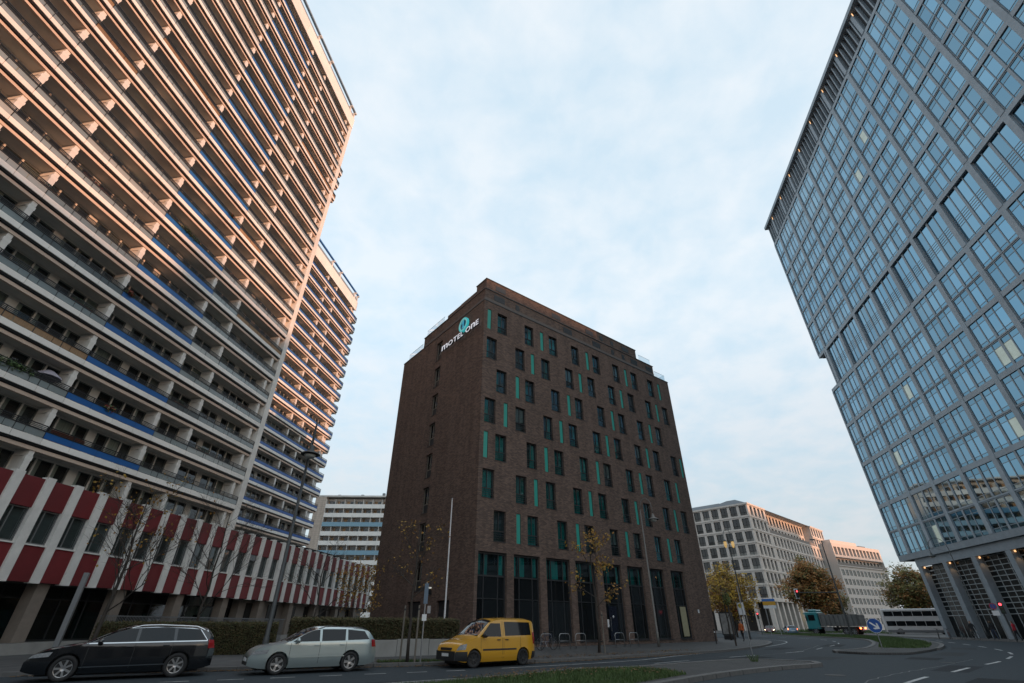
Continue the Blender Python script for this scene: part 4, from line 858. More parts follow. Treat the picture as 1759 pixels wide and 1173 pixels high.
# gap house between hotel and stone block is hidden; unseen blocks added outside the view block the low sun and darken reflections
def rearblock(label, loc, az, W_, depth, H):
    t = frame('shade_block', label, 'office block', az, loc); nb = int(W_/3); hs = [(1+q*3, 2.7+q*3, 1.4+3.4*k, 3.4+3.4*k) for q in range(nb) for k in range(int(H/3.4))]
    mb = MB(); mb.wall(0, W_, 0, H, hs, depth=.3); part('stone_wall', mb, M('grey_brown_stone', (.20, .18, .16), .85, var=.1), t); part('core', MB().box(0, W_, .31, depth, 0, H), DGLASS, t); return t
def offblock(label, u0, u1, D, depth, H, nm='shade_block'):
    sd = Vector((math.sin(R(SUN_AZ)), math.cos(R(SUN_AZ)))); pd = Vector((-sd.y, sd.x)); o = sd*D+pd*u0
    az = math.degrees(math.atan2(pd.x, pd.y)); t = frame(nm, label, 'office block', az+180, (o.x+pd.x*(u1-u0), o.y+pd.y*(u1-u0), 0))
    W_ = u1-u0; nb = int(W_/3); hs = [(1+q*3, 2.7+q*3, 1.4+3.4*k, 3.4+3.4*k) for q in range(nb) for k in range(int(H/3.4))]
    mb = MB(); mb.wall(0, W_, 0, H, hs, depth=.3); mb.box(0, W_, .3, depth, 0, H-.01); mb.box(0, W_, 0, .29, H-.2, H); part('rendered_wall', mb, WHITEB, t)
    return t
OFFBLOCKS = True
if OFFBLOCKS:
    offblock('long unseen block added behind the viewer to shade the low sun', -70, 6, 260, 16, 41.6)
    offblock('taller unseen block added behind the viewer to the right to shade the low sun', 5, 62, 260.5, 16, 47.2)
    offblock('wide unseen block added far to the right to shade the limestone block', 60, 215, 300, 16, 50.5); offblock('narrow unseen block added far to the right to shade the pale block', 214, 270, 300.5, 16, 42.0)
    rearblock('long grey-brown unseen block added behind the viewer to darken street and reflections', (42, -40, 0), 262, 150, 15, 13)

# ---------------------------------------------------------------- hedges, low wall, trees
def hedge(label, a, b, z0, z1, depth, n, seed):
    a, b = Vector(a), Vector(b); d = b-a; t = thing('hedge', label, 'hedge', (a.x, a.y, 0), math.atan2(d.y, d.x)); Ln = d.length; rnd = random.Random(seed)
    part('inner_twigs', MB().box(.12, Ln-.12, .12, depth-.12, z0, z1-.12), M('hedge_core', (.022, .018, .010), .95), t)
    mb = MB()
    for _ in range(n):
        f = rnd.random(); x = rnd.uniform(0, Ln)
        if f < .62: p = Vector((x, rnd.gauss(.04, .05), rnd.uniform(z0, z1)))
        elif f < .92: p = Vector((x, rnd.uniform(0, depth), z1+rnd.gauss(-.02, .045)))
        else: p = Vector((rnd.choice((rnd.gauss(.03, .04), Ln-abs(rnd.gauss(.03, .04)))), rnd.uniform(0, depth), rnd.uniform(z0, z1)))
        s_ = rnd.uniform(.025, .055); u = Vector((rnd.gauss(0,1), rnd.gauss(0,1), rnd.gauss(0,1))).normalized(); v = u.orthogonal().normalized()
        mb.quad(p-u*s_, p-v*s_*.6, p+u*s_, p+v*s_*.6, 0 if rnd.random() < .75 else 1)
    part('leaves', mb, [HEDGE, M('hedge_green', (.045, .058, .020), .8, var=.4, scale=3)], t); return t
hedge('clipped brown hedge behind the black estate car', (-20.8, 27.2), (-13.0, 30.2), .12, 1.55, 1.3, 26000, 1)
hedge('clipped brown hedge on the low concrete wall beside the hotel', (-10.2, 25.5), (-2.9, 30.1), .86, 1.72, 1.2, 26000, 2)
lw_ = Vector((-2.9, 30.0))-Vector((-10.3, 25.3)); wl_t = thing('low_wall', 'low concrete retaining wall under the hedge beside the hotel', 'wall', (-10.3, 25.3, 0), math.atan2(lw_.y, lw_.x))
Lw = lw_.length
for i in range(5): bev(part('concrete_block', MB().box(i*Lw/5+.008, (i+1)*Lw/5-.008, -.06, 1.25, .1, .82+.03*(i % 2)), CONC, wl_t), .015, 1)
def branch(mb, p, d, ln, r, depth, rnd, tips, up=.25, spread=.6, kids=(2, 4), n=5):
    segs = 3; pts = [p]; rr = [r]; q = p.copy(); dd = d.copy()
    for i in range(segs):
        dd = (dd+Vector((rnd.gauss(0, .13), rnd.gauss(0, .13), rnd.gauss(0, .08)+up*.18))).normalized(); q = q+dd*ln/segs; pts.append(q.copy()); rr.append(r*(1-.45*(i+1)/segs))
    mb.tube(pts, rr, n=max(3, n), cap=False)
    if depth == 0: tips.append((q, dd)); return
    for k in range(rnd.randint(*kids)):
        t_ = rnd.uniform(.35, 1.0); i0 = min(int(t_*segs), segs-1); o = pts[i0].lerp(pts[i0+1], t_*segs-i0)
        nd = (dd+Vector((rnd.gauss(0, spread), rnd.gauss(0, spread), rnd.gauss(.1, spread*.6)))).normalized()
        branch(mb, o, nd, ln*rnd.uniform(.55, .8), r*.52, depth-1, rnd, tips, up, spread, kids, n-1)
        if depth <= 2: tips.append((o, nd))
    tips.append((q, dd))
def young_tree(label, loc, h, tr, leaves, mats, seed, clear=.35, depth=3, leaf=.05, spread=.55, group=None, jit=.16, pick=.6, kids=(3, 5), limbs=7, size=1.):
    t = thing('street_tree', label, 'tree', (loc[0], loc[1], loc[2] if len(loc) > 2 else .12), 0, group); rnd = random.Random(seed); mb = MB(); tips = []
    pts = []; rr = []
    for i in range(8): f = i/7; pts.append(Vector((rnd.gauss(0, .025)*h*.25*(f > 0), rnd.gauss(0, .025)*h*.25*(f > 0), f*h*.86))); rr.append(tr*(1-.8*f)+.008)
    mb.tube(pts, rr, 8); tm = part('trunk', mb, BARK, t, smooth=True); mb = MB()
    for k in range(limbs):
        f = clear+(.92-clear)*k/max(1, limbs-1); i0 = min(int(f*7), 6); o = pts[i0].lerp(pts[i0+1], f*7-i0); a = k*2.4+rnd.uniform(-.4, .4)
        branch(mb, o, Vector((math.cos(a), math.sin(a), rnd.uniform(.5, 1.1))).normalized(), size*h*(.30-.17*(f-clear)), tr*(1-.75*f)*.55, depth-1, rnd, tips, spread=spread, kids=kids)
    part('branches', mb, BARK, t, smooth=True)
    if leaves:
        lm = MB(); sel = [x for x in tips if rnd.random() < pick]
        for _ in range(leaves):
            p, dd = rnd.choice(sel or tips); p = p+Vector((rnd.gauss(0, jit), rnd.gauss(0, jit), rnd.gauss(-.05, jit))); s_ = leaf*rnd.uniform(.6, 1.4)
            u = Vector((rnd.gauss(0,1), rnd.gauss(0,1), rnd.gauss(0,1))).normalized(); v = u.orthogonal().normalized(); lm.quad(p-u*s_, p-v*s_*.7, p+u*s_, p+v*s_*.7, rnd.randrange(len(mats)))
        part('crown', lm, mats, t)
    return t
young_tree('bare dark street tree with few yellow leaves above the black car', (-19.4, 25.6), 8.3, .09, 260, [LEAFY, LEAFO], 31, clear=.26, depth=4, leaf=.07, pick=.12, spread=.5, kids=(4, 6), limbs=9)
young_tree('bare slender street tree behind the hedge in front of the red podium', (-17.4, 30.0), 8.4, .075, 30, [LEAFO], 32, clear=.25, depth=4, leaf=.06, pick=.08, spread=.5, kids=(4, 6), limbs=9)
young_tree('small leafless tree in front of the red podium, left of the amber one', (-12.6, 34.5), 6.6, .08, 40, [LEAFO], 33, clear=.3, depth=4, leaf=.05, pick=.1)
young_tree('small amber-leaved tree in front of the red podium, left of the hotel', (-12.2, 41), 5.6, .07, 900, [LEAFO, LEAFY], 34, clear=.3, depth=3, leaf=.075, jit=.25)
young_tree('young street tree with thinning yellow leaves left of the yellow van', (-4.46, 23.9), 6.2, .065, 170, [LEAFO, LEAFY], 35, clear=.45, depth=4, leaf=.055, pick=.2, jit=.12, size=.62)
young_tree('young street tree with amber leaves in front of the hotel shopfronts', (4.97, 31.8), 7.1, .075, 480, [LEAFO, LEAFY], 36, clear=.36, depth=3, leaf=.085, pick=.35, jit=.16, size=.7)
young_tree('slim street tree with green and brown leaves beside the bus stop', (22.9, 57.5), 6.4, .09, 400, [LEAFG, LEAFB], 37, clear=.35, depth=3, leaf=.09, pick=.3, jit=.25)
for p_, hh in (((-4.46+.35, 23.7), 2.1), ((-4.46-.35, 24.1), 2.1), ((4.97+.3, 31.6), 2.0)):
    s_ = thing('tree_stake', 'wooden stake propping the young tree %s' % ('on the left, nearer the silver car' if p_[0] < -4.5 else 'on the right, nearer the yellow van' if p_[0] < 0 else 'in front of the hotel shopfronts'), 'stake', (*p_, .12))
    part('post', MB().tube([(0,0,0), (0,0,hh)], .04, 8), M('grey_wood', (.17, .15, .125), .9, var=.3, scale=6, stretch=(1,1,.2)), s_); part('tie', MB().lathe([(.045, hh-.2), (.05, hh-.19), (.05, hh-.13), (.045, hh-.12)], 8), BLACKPL, s_)
def big_tree(label, loc, h, rad, clumps, per, mats, seed, leaf=.22, trunk=.28, clear=.22, weights=None, zs=.85):
    t = thing('leafy_tree', label, 'tree', (*loc, .05)); rnd = random.Random(seed); mb = MB(); lm = MB(); c0 = Vector((0, 0, h*(.5+clear/2))); rv = h*(1-clear)/2
    mb.tube([(0,0,0), (.05,.1,h*.2), (-.1,0,h*.45), (0,.1,h*.7)], [trunk, trunk*.8, trunk*.55, trunk*.2], 8)
    cl = []
    while len(cl) < clumps:
        p = Vector((rnd.uniform(-1,1), rnd.uniform(-1,1), rnd.uniform(-1,1))); l = p.length
        if l > 1 or l < .35: continue
        a = math.atan2(p.y, p.x); lump = 1+.20*math.sin(3*a+seed)+.16*math.sin(5*p.z+2*a+seed*2)
        taper = 1-.25*max(0, p.z)-.2*max(0, -p.z)
        lump *= rnd.uniform(.86, 1.14); q = c0+Vector((p.x*rad*lump*taper, p.y*rad*lump*taper, p.z*rv*(.9+.15*math.sin(2*a)))); cl.append(q)
    for q in cl:
        if rnd.random() < .6:
            b = Vector((0, 0, rnd.uniform(.25, .6)*h)); m_ = b.lerp(q, .5)+Vector((0, 0, rnd.uniform(0, .5))); mb.tube([b, m_, q], [trunk*.22, trunk*.13, .02], 4, cap=False)
        mi = rnd.choices(range(len(mats)), weights)[0]; cs = rad*rnd.uniform(.10, .2)
        for _ in range(per):
            p = q+Vector((rnd.gauss(0, cs), rnd.gauss(0, cs), rnd.gauss(0, cs*.7))); s_ = leaf*rnd.uniform(.5, 1.3); u = Vector((rnd.gauss(0,1), rnd.gauss(0,1), rnd.gauss(0,.7))).normalized(); v = u.orthogonal().normalized()
            lm.quad(p-u*s_, p-v*s_*.65, p+u*s_, p+v*s_*.65, mi if rnd.random() < .8 else rnd.randrange(len(mats)))
    part('trunk', mb, BARK, t); part('crown', lm, mats, t); return t
LEAFYD = M('dull_yellow_leaves', (.46, .29, .035), .8, var=.45, scale=.8)
big_tree('yellow autumn street tree beside the hotel, left of the lantern post', (31.2, 76), 9.0, 3.5, 120, 60, [LEAFYD, LEAFY, LEAFB], 41, leaf=.17, trunk=.16, weights=(6, 2, 2))
big_tree('large rust-brown autumn tree in front of the limestone block', (66.0, 116), 14.7, 4.7, 190, 70, [LEAFB, LEAFG, M('rust_leaves', (.33, .15, .035), .8, var=.4, scale=.6)], 42, leaf=.26, trunk=.4, weights=(5, 3, 3), clear=.18)
big_tree('olive-green autumn tree between the pale block and the glass tower', (85.0, 112), 12.8, 4.7, 170, 70, [LEAFG, LEAFB], 43, leaf=.24, trunk=.34, weights=(6, 2), clear=.2)
big_tree('olive-brown tree partly hidden behind the glass tower corner', (97, 116), 11.5, 5.0, 130, 70, [LEAFG, LEAFB], 44, leaf=.25, trunk=.3, weights=(5, 3), clear=.15)
big_tree('dark olive tree standing behind the dump truck, right of the rust-brown tree', (73, 122), 9.6, 3.2, 90, 60, [LEAFG, LEAFB], 45, leaf=.25, trunk=.3, weights=(5, 3), clear=.15)

# ---------------------------------------------------------------- cars
import numpy as np
class CarShape:
    def __init__(s, L, W, top, belt, roof, zl=.20, tum=.20, nose=.7, noser=.24, flat=1.0):
        s.L, s.W, s.belt, s.roof, s.zl, s.tum, s.nose, s.noser = L, W/2, belt, roof, zl, tum, nose, noser
        xs = np.linspace(-L/2, L/2, 400); tz = np.interp(xs, [p[0] for p in top], [p[1] for p in top])
        k = np.ones(15)/15; pad = np.pad(tz, 7, mode='edge'); sm = np.convolve(pad, k, 'valid'); s.xs, s.tz = xs, sm
    def zt(s, x): return float(np.interp(x, s.xs, s.tz))
    def ze(s, x): return s.zt(x)-(.055 if s.zt(x) < s.belt+.12 else .085)
    def wp(s, x):
        a = abs(x)-(s.L/2-s.nose); return s.W*(1-(s.noser*(a/s.nose)**2.4 if a > 0 else 0))
    def bot(s, x): a = abs(x)-(s.L/2-.6); return s.zl+(.10*(a/.6)**2 if a > 0 else 0)
    def w(s, x, z):
        f = 1.
        if z < .5: f = .92+.08*math.sin(max(0, min(1, (z-s.zl)/(.5-s.zl)))*math.pi/2)
        elif z > s.belt: f = .985-s.tum*min(1.2, (z-s.belt)/(s.roof-s.belt))
        else: f = 1-.015*(z-.5)/(s.belt-.5)
        return s.wp(x)*f
    def top_z(s, x, y):
        We = s.w(x, s.ze(x)); return s.ze(x)+(s.zt(x)-s.ze(x))*(1-min(1, abs(y/We))**2.4)
    def body(s, mat):
        st = np.unique(np.concatenate([np.linspace(-s.L/2, s.L/2, 90)])); rings = []; nz, nt = 14, 6; mb = MB()
        for x in st:
            x = float(x); zb, ze = s.bot(x), s.ze(x); r = [(0., zb), (s.w(x, zb)*.7, zb)]
            for i in range(nz+1): z = zb+(ze-zb)*i/nz; r.append((s.w(x, z), z))
            We = s.w(x, ze)
            for i in range(1, nt): y = We*(1-(i/nt)); r.append((y, s.top_z(x, y)))
            r.append((0., s.zt(x))); full = r+[(-y, z) for y, z in r[-2:0:-1]]; rings.append([(x, y, z) for y, z in full])
        n = len(rings[0])
        for r in rings: mb.v += r
        for i in range(len(rings)-1):
            for k in range(n): j = (k+1) % n; mb.f.append((i*n+k, i*n+j, (i+1)*n+j, (i+1)*n+k)); mb.m.append(0)
        mb.f.append(tuple(range(n))[::-1]); mb.m.append(0); q = (len(rings)-1)*n; mb.f.append(tuple(q+k for k in range(n))); mb.m.append(0)
        return mb
    def side(s, mb, c, sgn, off=.006, nu=12, nv=5, mi=0):
        "c: four (x,z) corners: bottom-front, bottom-rear, top-rear, top-front; bilinear patch laid on the flank"
        g = []
        for i in range(nu+1):
            for j in range(nv+1):
                u, v = i/nu, j/nv; x = (c[0][0]*(1-u)+c[1][0]*u)*(1-v)+(c[3][0]*(1-u)+c[2][0]*u)*v; z = (c[0][1]*(1-u)+c[1][1]*u)*(1-v)+(c[3][1]*(1-u)+c[2][1]*u)*v
                z = min(z, s.ze(x)-.004); g.append((x, sgn*(s.w(x, z)+off), z))
        n = len(mb.v); mb.v += g
        for i in range(nu):
            for j in range(nv): a = n+i*(nv+1)+j; mb.f.append((a, a+nv+1, a+nv+2, a+1) if sgn < 0 else (a, a+1, a+nv+2, a+nv+1)); mb.m.append(mi)
    def screen(s, mb, x0, x1, ys=.92, off=.007, nu=10, nv=10, mi=0):
        g = []
        for i in range(nu+1):
            x = x0+(x1-x0)*i/nu
            for j in range(nv+1): y = (2*j/nv-1)*ys*s.w(x, s.ze(x)); g.append((x+(.004 if x0 > 0 else -.004), y, s.top_z(x, y)+off))
        n = len(mb.v); mb.v += g
        for i in range(nu):
            for j in range(nv): a = n+i*(nv+1)+j; mb.f.append((a, a+1, a+nv+2, a+nv+1)); mb.m.append(mi)
def wheel_mesh(r, wd, spokes, style, rimmat):
    ty = MB().lathe([(r*.66, -wd/2), (r*.93, -wd/2), (r, -wd/2+.03), (r, wd/2-.03), (r*.93, wd/2), (r*.66, wd/2), (r*.64, wd*.2), (r*.64, -wd*.2)], 32, axis='Y', cap=False).mesh('tyre', RUBBER, True)
    rm = MB().lathe([(.02, wd*.30), (r*.60, wd*.30), (r*.67, wd*.46), (r*.67, wd*.10), (.02, wd*.10)], 32, axis='Y', mi=1); rm.lathe([(.02, wd*.42), (.07, wd*.46), (.07, wd*.30)], 16, axis='Y')
    for k in range(spokes):
        a = 2*math.pi*k/spokes; w_ = r*(.13 if spokes == 5 else .085); p = lambda rad, t, y: (rad*math.cos(a)-t*math.sin(a), y, rad*math.sin(a)+t*math.cos(a))
        y1, y2 = wd*.44, wd*.31
        rm.quad(p(.05,-w_*.8,y1), p(.05,w_*.8,y1), p(r*.65,w_,y1+.005), p(r*.65,-w_,y1+.005)); rm.quad(p(.05,w_*.8,y1), p(.05,w_*.8,y2), p(r*.65,w_,y2), p(r*.65,w_,y1+.005)); rm.quad(p(.05,-w_*.8,y2), p(.05,-w_*.8,y1), p(r*.65,-w_,y1+.005), p(r*.65,-w_,y2))
    rm.lathe([(r*.615, wd*.45), (r*.675, wd*.47), (r*.675, wd*.3), (r*.615, wd*.3)], 32, axis='Y', cap=False)
    return ty, rm.mesh('rim', [rimmat, BLACKPL])
def make_car(name, label, cat, loc, rz, S, paint, axles, wr, wins, wind, rear, hl=True, spokes=7, rimmat=ALLOY, trim=None, rails=False, doors=(), handles=(), bumper=None, steer=0., lit=None, mirror_x=.75, cap=None, cuts=True, hl_z=(.60, .76), tl_z=(.78, 1.02), strip=None, hlen=.55, csc=1.):
    t = thing(name, label, cat, (*loc, 0.004), rz)
    b = S.body(paint); bo = part('body', b, paint, t, smooth=True)
    if cuts:
        for ax in axles:
            for sg_ in (-1, 1):
                c = MB().lathe([(wr+.05, -.5), (wr+.05, .5)], 40, (ax, sg_*(S.W-.02+.5-.28), wr+.01), 'Y'); co_ = part('cut', c, BLACKPL)
                bm = bo.modifiers.new('cut', 'BOOLEAN'); bm.operation = 'DIFFERENCE'; bm.solver = 'EXACT'; bm.object = co_; co_.parent = t
        bpy.context.view_layer.update(); me = bpy.data.meshes.new_from_object(bo.evaluated_get(bpy.context.evaluated_depsgraph_get())); bo.modifiers.clear()
        for o in [o for o in t.children if o.name.startswith('cut')]: bpy.data.objects.remove(o)
        bo.data = me; me.name = 'body'
        try:
            me.set_sharp_from_angle(angle=R(38))
        except Exception: pass
    t.scale = (csc, csc, csc)
    # dark inner arch liners
    for ax in axles:
        part('wheel_arch', MB().box(ax-wr-.04, ax+wr+.04, -S.W+.30, S.W-.30, S.zl+.03, wr*2+.05), BLACKPL, bo)
    ty, rm = wheel_mesh(wr, .215, spokes, 1, rimmat)
    for ai, ax in enumerate(axles):
        for sg_ in (-1, 1):
            w_ = link('wheel', None, t, (ax, sg_*(S.W-.125), wr)); w_.rotation_euler = (0, 0, (0 if sg_ > 0 else math.pi)+(steer if ai == 0 else 0)); link('tyre', ty, w_); link('rim', rm, w_)
    for sg_ in (-1, 1):
        for wc in wins: m_ = MB(); S.side(m_, wc, sg_); part('side_window', m_, CARGL, t)
        if hl: m_ = MB(); S.side(m_, [(S.L/2-.03, hl_z[0]), (S.L/2-hlen, hl_z[0]+.04), (S.L/2-hlen-.06, hl_z[1]), (S.L/2-.12, hl_z[1]-.05)], sg_, .008); part('headlight', m_, HEADON if lit == 'front' else LAMPGL, t)
        m_ = MB(); S.side(m_, [(-S.L/2+.22, tl_z[0]), (-S.L/2+.02, tl_z[0]), (-S.L/2+.05, tl_z[1]), (-S.L/2+.26, tl_z[1])], sg_, .008); part('tail_light', m_, TAILON if lit == 'rear' else TAILGL, t)
        for dx, z1_ in doors: m_ = MB(); S.side(m_, [(dx+.006, .30), (dx-.006, .30), (dx-.006, z1_), (dx+.006, z1_)], sg_, .003, 1, 8); part('door_seam', m_, BLACKPL, t)
        for hx, hz in handles: bev(part('door_handle', MB().box(hx-.09, hx+.09, sg_*(S.w(hx, hz)+.003), sg_*(S.w(hx, hz)+.035), hz-.018, hz+.018), paint if not cap else cap, t), .01)
        mz = S.belt+.06; my = S.w(mirror_x, mz); mo = part('mirror', MB().lathe([(.02, -.05), (.085, -.04), (.10, .02), (.085, .07), (.02, .085)], 12, (0, 0, 0), 'X'), paint if not cap else cap, t, smooth=True); mo.location = (mirror_x, sg_*(my+.12), mz+.02); mo.scale = (1, 1.15, .85); part('mirror_stalk', MB().box(mirror_x-.03, mirror_x+.03, sg_*(my-.02), sg_*(my+.08), mz-.05, mz-.02), BLACKPL, t)
        if trim:
            for (xa, xb, za, zb_) in trim: m_ = MB(); S.side(m_, [(xa, za), (xb, zb_), (xb, zb_+.028), (xa, za+.028)], sg_, .011, 24, 1); part('chrome_strip', m_, CHROME, t)
        if strip: m_ = MB(); S.side(m_, [(strip[0], strip[2]), (strip[1], strip[2]), (strip[1], strip[3]), (strip[0], strip[3])], sg_, .012, 16, 2); part('rub_strip', m_, strip[4], t)
        if rails: 
            pts = [(x, sg_*(S.w(x, S.ze(x))-.05), S.top_z(x, S.w(x, S.ze(x))-.05)+(.045 if 0 < i < 8 else .0)) for i, x in enumerate(np.linspace(rails[0], rails[1], 9))]; part('roof_rail', MB().tube(pts, .016, 6), rails[2], t)
    m_ = MB(); S.screen(m_, *wind); part('windscreen', m_, CARGL, t); m_ = MB(); S.screen(m_, *rear); part('rear_window', m_, CARGL, t)
    zf = S.zt(S.L/2); part('grille', MB().box(S.L/2-.10, S.L/2+.012, -.42, .42, .50, min(.66, zf-.03)), BLACKPL, t); part('lower_grille', MB().box(S.L/2-.08, S.L/2+.010, -.55, .55, .30, .40), BLACKPL, t)
    part('number_plate', MB().box(S.L/2, S.L/2+.022, -.26, .26, .41, .52), SIGNW, t); part('number_plate', MB().box(-S.L/2-.022, -S.L/2, -.26, .26, .62, .73), SIGNW, t)
    part('underside', MB().box(-S.L/2+.35, S.L/2-.35, -S.W+.32, S.W-.32, .14, S.zl+.02), BLACKPL, t)
    if bumper:
        part('upper_grille', MB().box(S.L/2-.14, S.L/2+.004, -.40, .40, .63, .72), BLACKPL, t)
        for sg_ in (-1, 1):
            m_ = MB(); S.side(m_, [(S.L/2+.0, .27), (S.L/2-.52, .24), (S.L/2-.50, .58), (S.L/2+.0, .58)], sg_, .014); part('bumper', m_, bumper, t); m_ = MB(); S.side(m_, [(-S.L/2+.35, .24), (-S.L/2, .28), (-S.L/2, .52), (-S.L/2+.33, .52)], sg_, .014); part('bumper', m_, bumper, t)
        part('bumper', MB().box(S.L/2-.02, S.L/2+.016, -S.wp(S.L/2)-.01, S.wp(S.L/2)+.01, .27, .60), bumper, t)
    return t
def paint(name, c, metal=.0, rough=.25): return M(name, c, rough, metal=metal, var=.03, scale=2, coat=1.0, spec=.5)
# profiles: x front positive
estB = CarShape(4.90, 1.86, [(-2.45,.62),(-2.43,.95),(-2.38,1.08),(-2.12,1.36),(-1.7,1.45),(-.6,1.49),(.05,1.46),(.45,1.34),(1.18,1.00),(1.45,.955),(2.0,.86),(2.30,.74),(2.42,.62),(2.45,.50)], .93, 1.49, zl=.19, tum=.24)
make_car('estate_car', 'black estate car with chrome window trim parked at far left', 'car', (-12.75, 18.55), R(90-58)+math.pi, estB, paint('black_car_paint', (.006, .0075, .010), rough=.18), (1.45, -1.42), .335,
    [[(.98,.97),(-.12,.99),(-.10,1.36),(.38,1.32)], [(-.20,.99),(-1.17,1.0),(-1.10,1.37),(-.18,1.37)], [(-1.25,1.0),(-2.1,1.02),(-1.86,1.31),(-1.2,1.36)]], (1.14, .18), (-2.40, -2.14), spokes=7,
    trim=[(1.05,-2.16,.95,.985), (.42,-.8,1.352,1.395), (-.8,-1.85,1.395,1.335), (-1.85,-2.16,1.335,.995), (1.1,.42,.96,1.352), (1.1,-1.1,.34,.36)], rails=(.1,-2.0,CHROME), doors=((1.02,.94),(-.16,.97),(-1.18,.95)), handles=((-.02,.86),(-1.0,.88)))
estS = CarShape(4.57, 1.77, [(-2.285,.60),(-2.27,.92),(-2.22,1.02),(-1.92,1.38),(-1.6,1.45),(-.5,1.48),(.05,1.47),(.42,1.36),(1.15,1.0),(1.4,.96),(1.95,.87),(2.18,.76),(2.26,.64),(2.285,.5)], .94, 1.48, zl=.19, tum=.22)
silv = paint('silver_green_paint', (.40, .47, .47), metal=.55, rough=.28)
make_car('estate_car', 'silver-green estate car with black roof rails parked in the middle of the row', 'car', (-7.45, 20.75), R(90-57)+math.pi, estS, silv, (1.33, -1.25), .32,
    [[(.93,.98),(-.02,.99),(.0,1.36),(.36,1.33)], [(-.10,.99),(-.98,1.0),(-.98,1.37),(-.09,1.37)], [(-1.08,1.01),(-1.93,1.03),(-1.72,1.30),(-1.06,1.36)]], (1.10, .16), (-2.22, -1.95), spokes=5,
    rails=(.05,-1.85,BLACKM), doors=((.98,.95),(-.06,.97),(-1.03,.97)), handles=((.05,.86),(-.88,.87)), trim=None, strip=(.95,-1.0,.50,.535,silv), csc=.965)
vanY = CarShape(4.40, 1.80, [(-2.2,.55),(-2.19,1.2),(-2.15,1.62),(-2.02,1.77),(-1.7,1.82),(-.4,1.83),(.20,1.80),(.52,1.70),(1.22,1.14),(1.42,1.06),(1.85,.95),(2.08,.84),(2.17,.66),(2.2,.52)], 1.06, 1.83, zl=.20, tum=.14, nose=.55, noser=.22)
yel = paint('yellow_van_paint', (.62, .315, .018), rough=.3)
make_car('delivery_van', 'yellow delivery van with dark rear side window and black bumpers parked before the hotel', 'van', (-1.05, 23.75), R(90-51)+math.pi, vanY, yel, (1.32, -1.36), .315,
    [[(1.02,1.10),(-.10,1.10),(-.08,1.60),(.46,1.60)], [(-.32,1.12),(-1.85,1.14),(-1.80,1.64),(-.30,1.66)]], (1.18, .36), (-2.19, -2.06), spokes=8, rimmat=BLACKPL, doors=((1.0,1.08),(-.16,1.68),(-.24,1.68),(-1.2,1.08)), handles=((.05,.98),(-.40,.98)), bumper=BLACKPL, steer=R(-16), cap=BLACKPL, mirror_x=.84, hl_z=(.62,.86), tl_z=(.80,1.25), strip=(.9,-.95,.60,.66,BLACKPL), hlen=.42, csc=.95)
comp = CarShape(4.3, 1.75, [(-2.15,.6),(-2.13,.95),(-2.0,1.05),(-1.55,1.38),(-.9,1.46),(0,1.46),(.4,1.36),(1.1,1.0),(1.9,.85),(2.1,.7),(2.15,.5)], .93, 1.46)
make_car('distant_car', 'light blue car with lit tail lamps driving behind the dump truck', 'car', (50.2, 98.5), R(75), comp, paint('light_blue_paint', (.17, .25, .33), metal=.4), (1.3, -1.25), .31, [[(.9,.97),(-.05,.98),(-.03,1.34),(.32,1.32)], [(-.12,.98),(-1.4,1.0),(-1.1,1.32),(-.10,1.35)]], (1.05,.15), (-2.0,-1.58), spokes=5, lit='rear', cuts=False)
make_car('distant_car', 'dark red car with lit headlamps facing the viewer at the junction', 'car', (53.2, 112.5), R(-120), comp, paint('dark_red_paint', (.12, .014, .016), metal=.2), (1.3, -1.25), .31, [[(.9,.97),(-.05,.98),(-.03,1.34),(.32,1.32)], [(-.12,.98),(-1.4,1.0),(-1.1,1.32),(-.10,1.35)]], (1.05,.15), (-2.0,-1.58), spokes=5, lit='front', cuts=False)
# ---------------------------------------------------------------- dump truck, bus, lorry
def box_part(n, p, b, m, bevel=.03): 
    o = part(n, MB().box(*b), m, p); return bev(o, bevel, 2) if bevel else o
TEALT = paint('teal_truck_paint', (.012, .17, .19), rough=.35); TIP = M('grey_tipper_steel', (.13, .135, .135), .6, metal=.3, var=.2, scale=2, dirt=.3)
dt = thing('dump_truck', 'teal-cabbed dump truck with grey tipper body and lit tail lamps', 'truck', (57.6, 96.5, 0), R(128)); dt.scale = (1.1, 1.1, 1.12)
box_part('chassis', dt, (-3.6, 3.2, -.5, .5, .75, 1.05), BLACKM); 
cab = box_part('cab', dt, (2.0, 4.0, -1.22, 1.22, .75, 3.15), TEALT, .12); box_part('cab_window', cab, (2.5, 3.5, -1.235, -1.221, 1.95, 2.75), CARGL, 0); box_part('cab_window', cab, (2.5, 3.5, 1.221, 1.235, 1.95, 2.75), CARGL, 0); box_part('windscreen', cab, (3.985, 4.02, -1.1, 1.1, 1.85, 2.85), CARGL, 0); box_part('sun_visor', cab, (3.9, 4.25, -1.15, 1.15, 2.86, 2.98), TEALT, .02); box_part('front_bumper', cab, (3.9, 4.1, -1.2, 1.2, .45, .85), BLACKPL, .04)
box_part('roof_deflector', cab, (2.1, 3.4, -1.0, 1.0, 3.16, 3.5), TEALT, .15)
tip = MB(); tip.box(-3.9, 1.8, -1.24, 1.24, 1.2, 1.32); tip.box(-3.9, 1.8, -1.25, -1.17, 1.33, 2.75); tip.box(-3.9, 1.8, 1.17, 1.25, 1.33, 2.75); tip.box(1.72, 1.8, -1.16, 1.16, 1.33, 3.0); tb = part('tipper_body', tip, TIP, dt)
for i in range(9):
    for s_ in (-1, 1): box_part('rib', tb, (-3.7+i*.66, -3.58+i*.66, s_*1.251, s_*1.33, 1.25, 2.74), TIP, 0)
tgx = box_part('tailgate', tb, (-3.98, -3.91, -1.2, 1.2, 1.3, 2.7), TIP, .02)
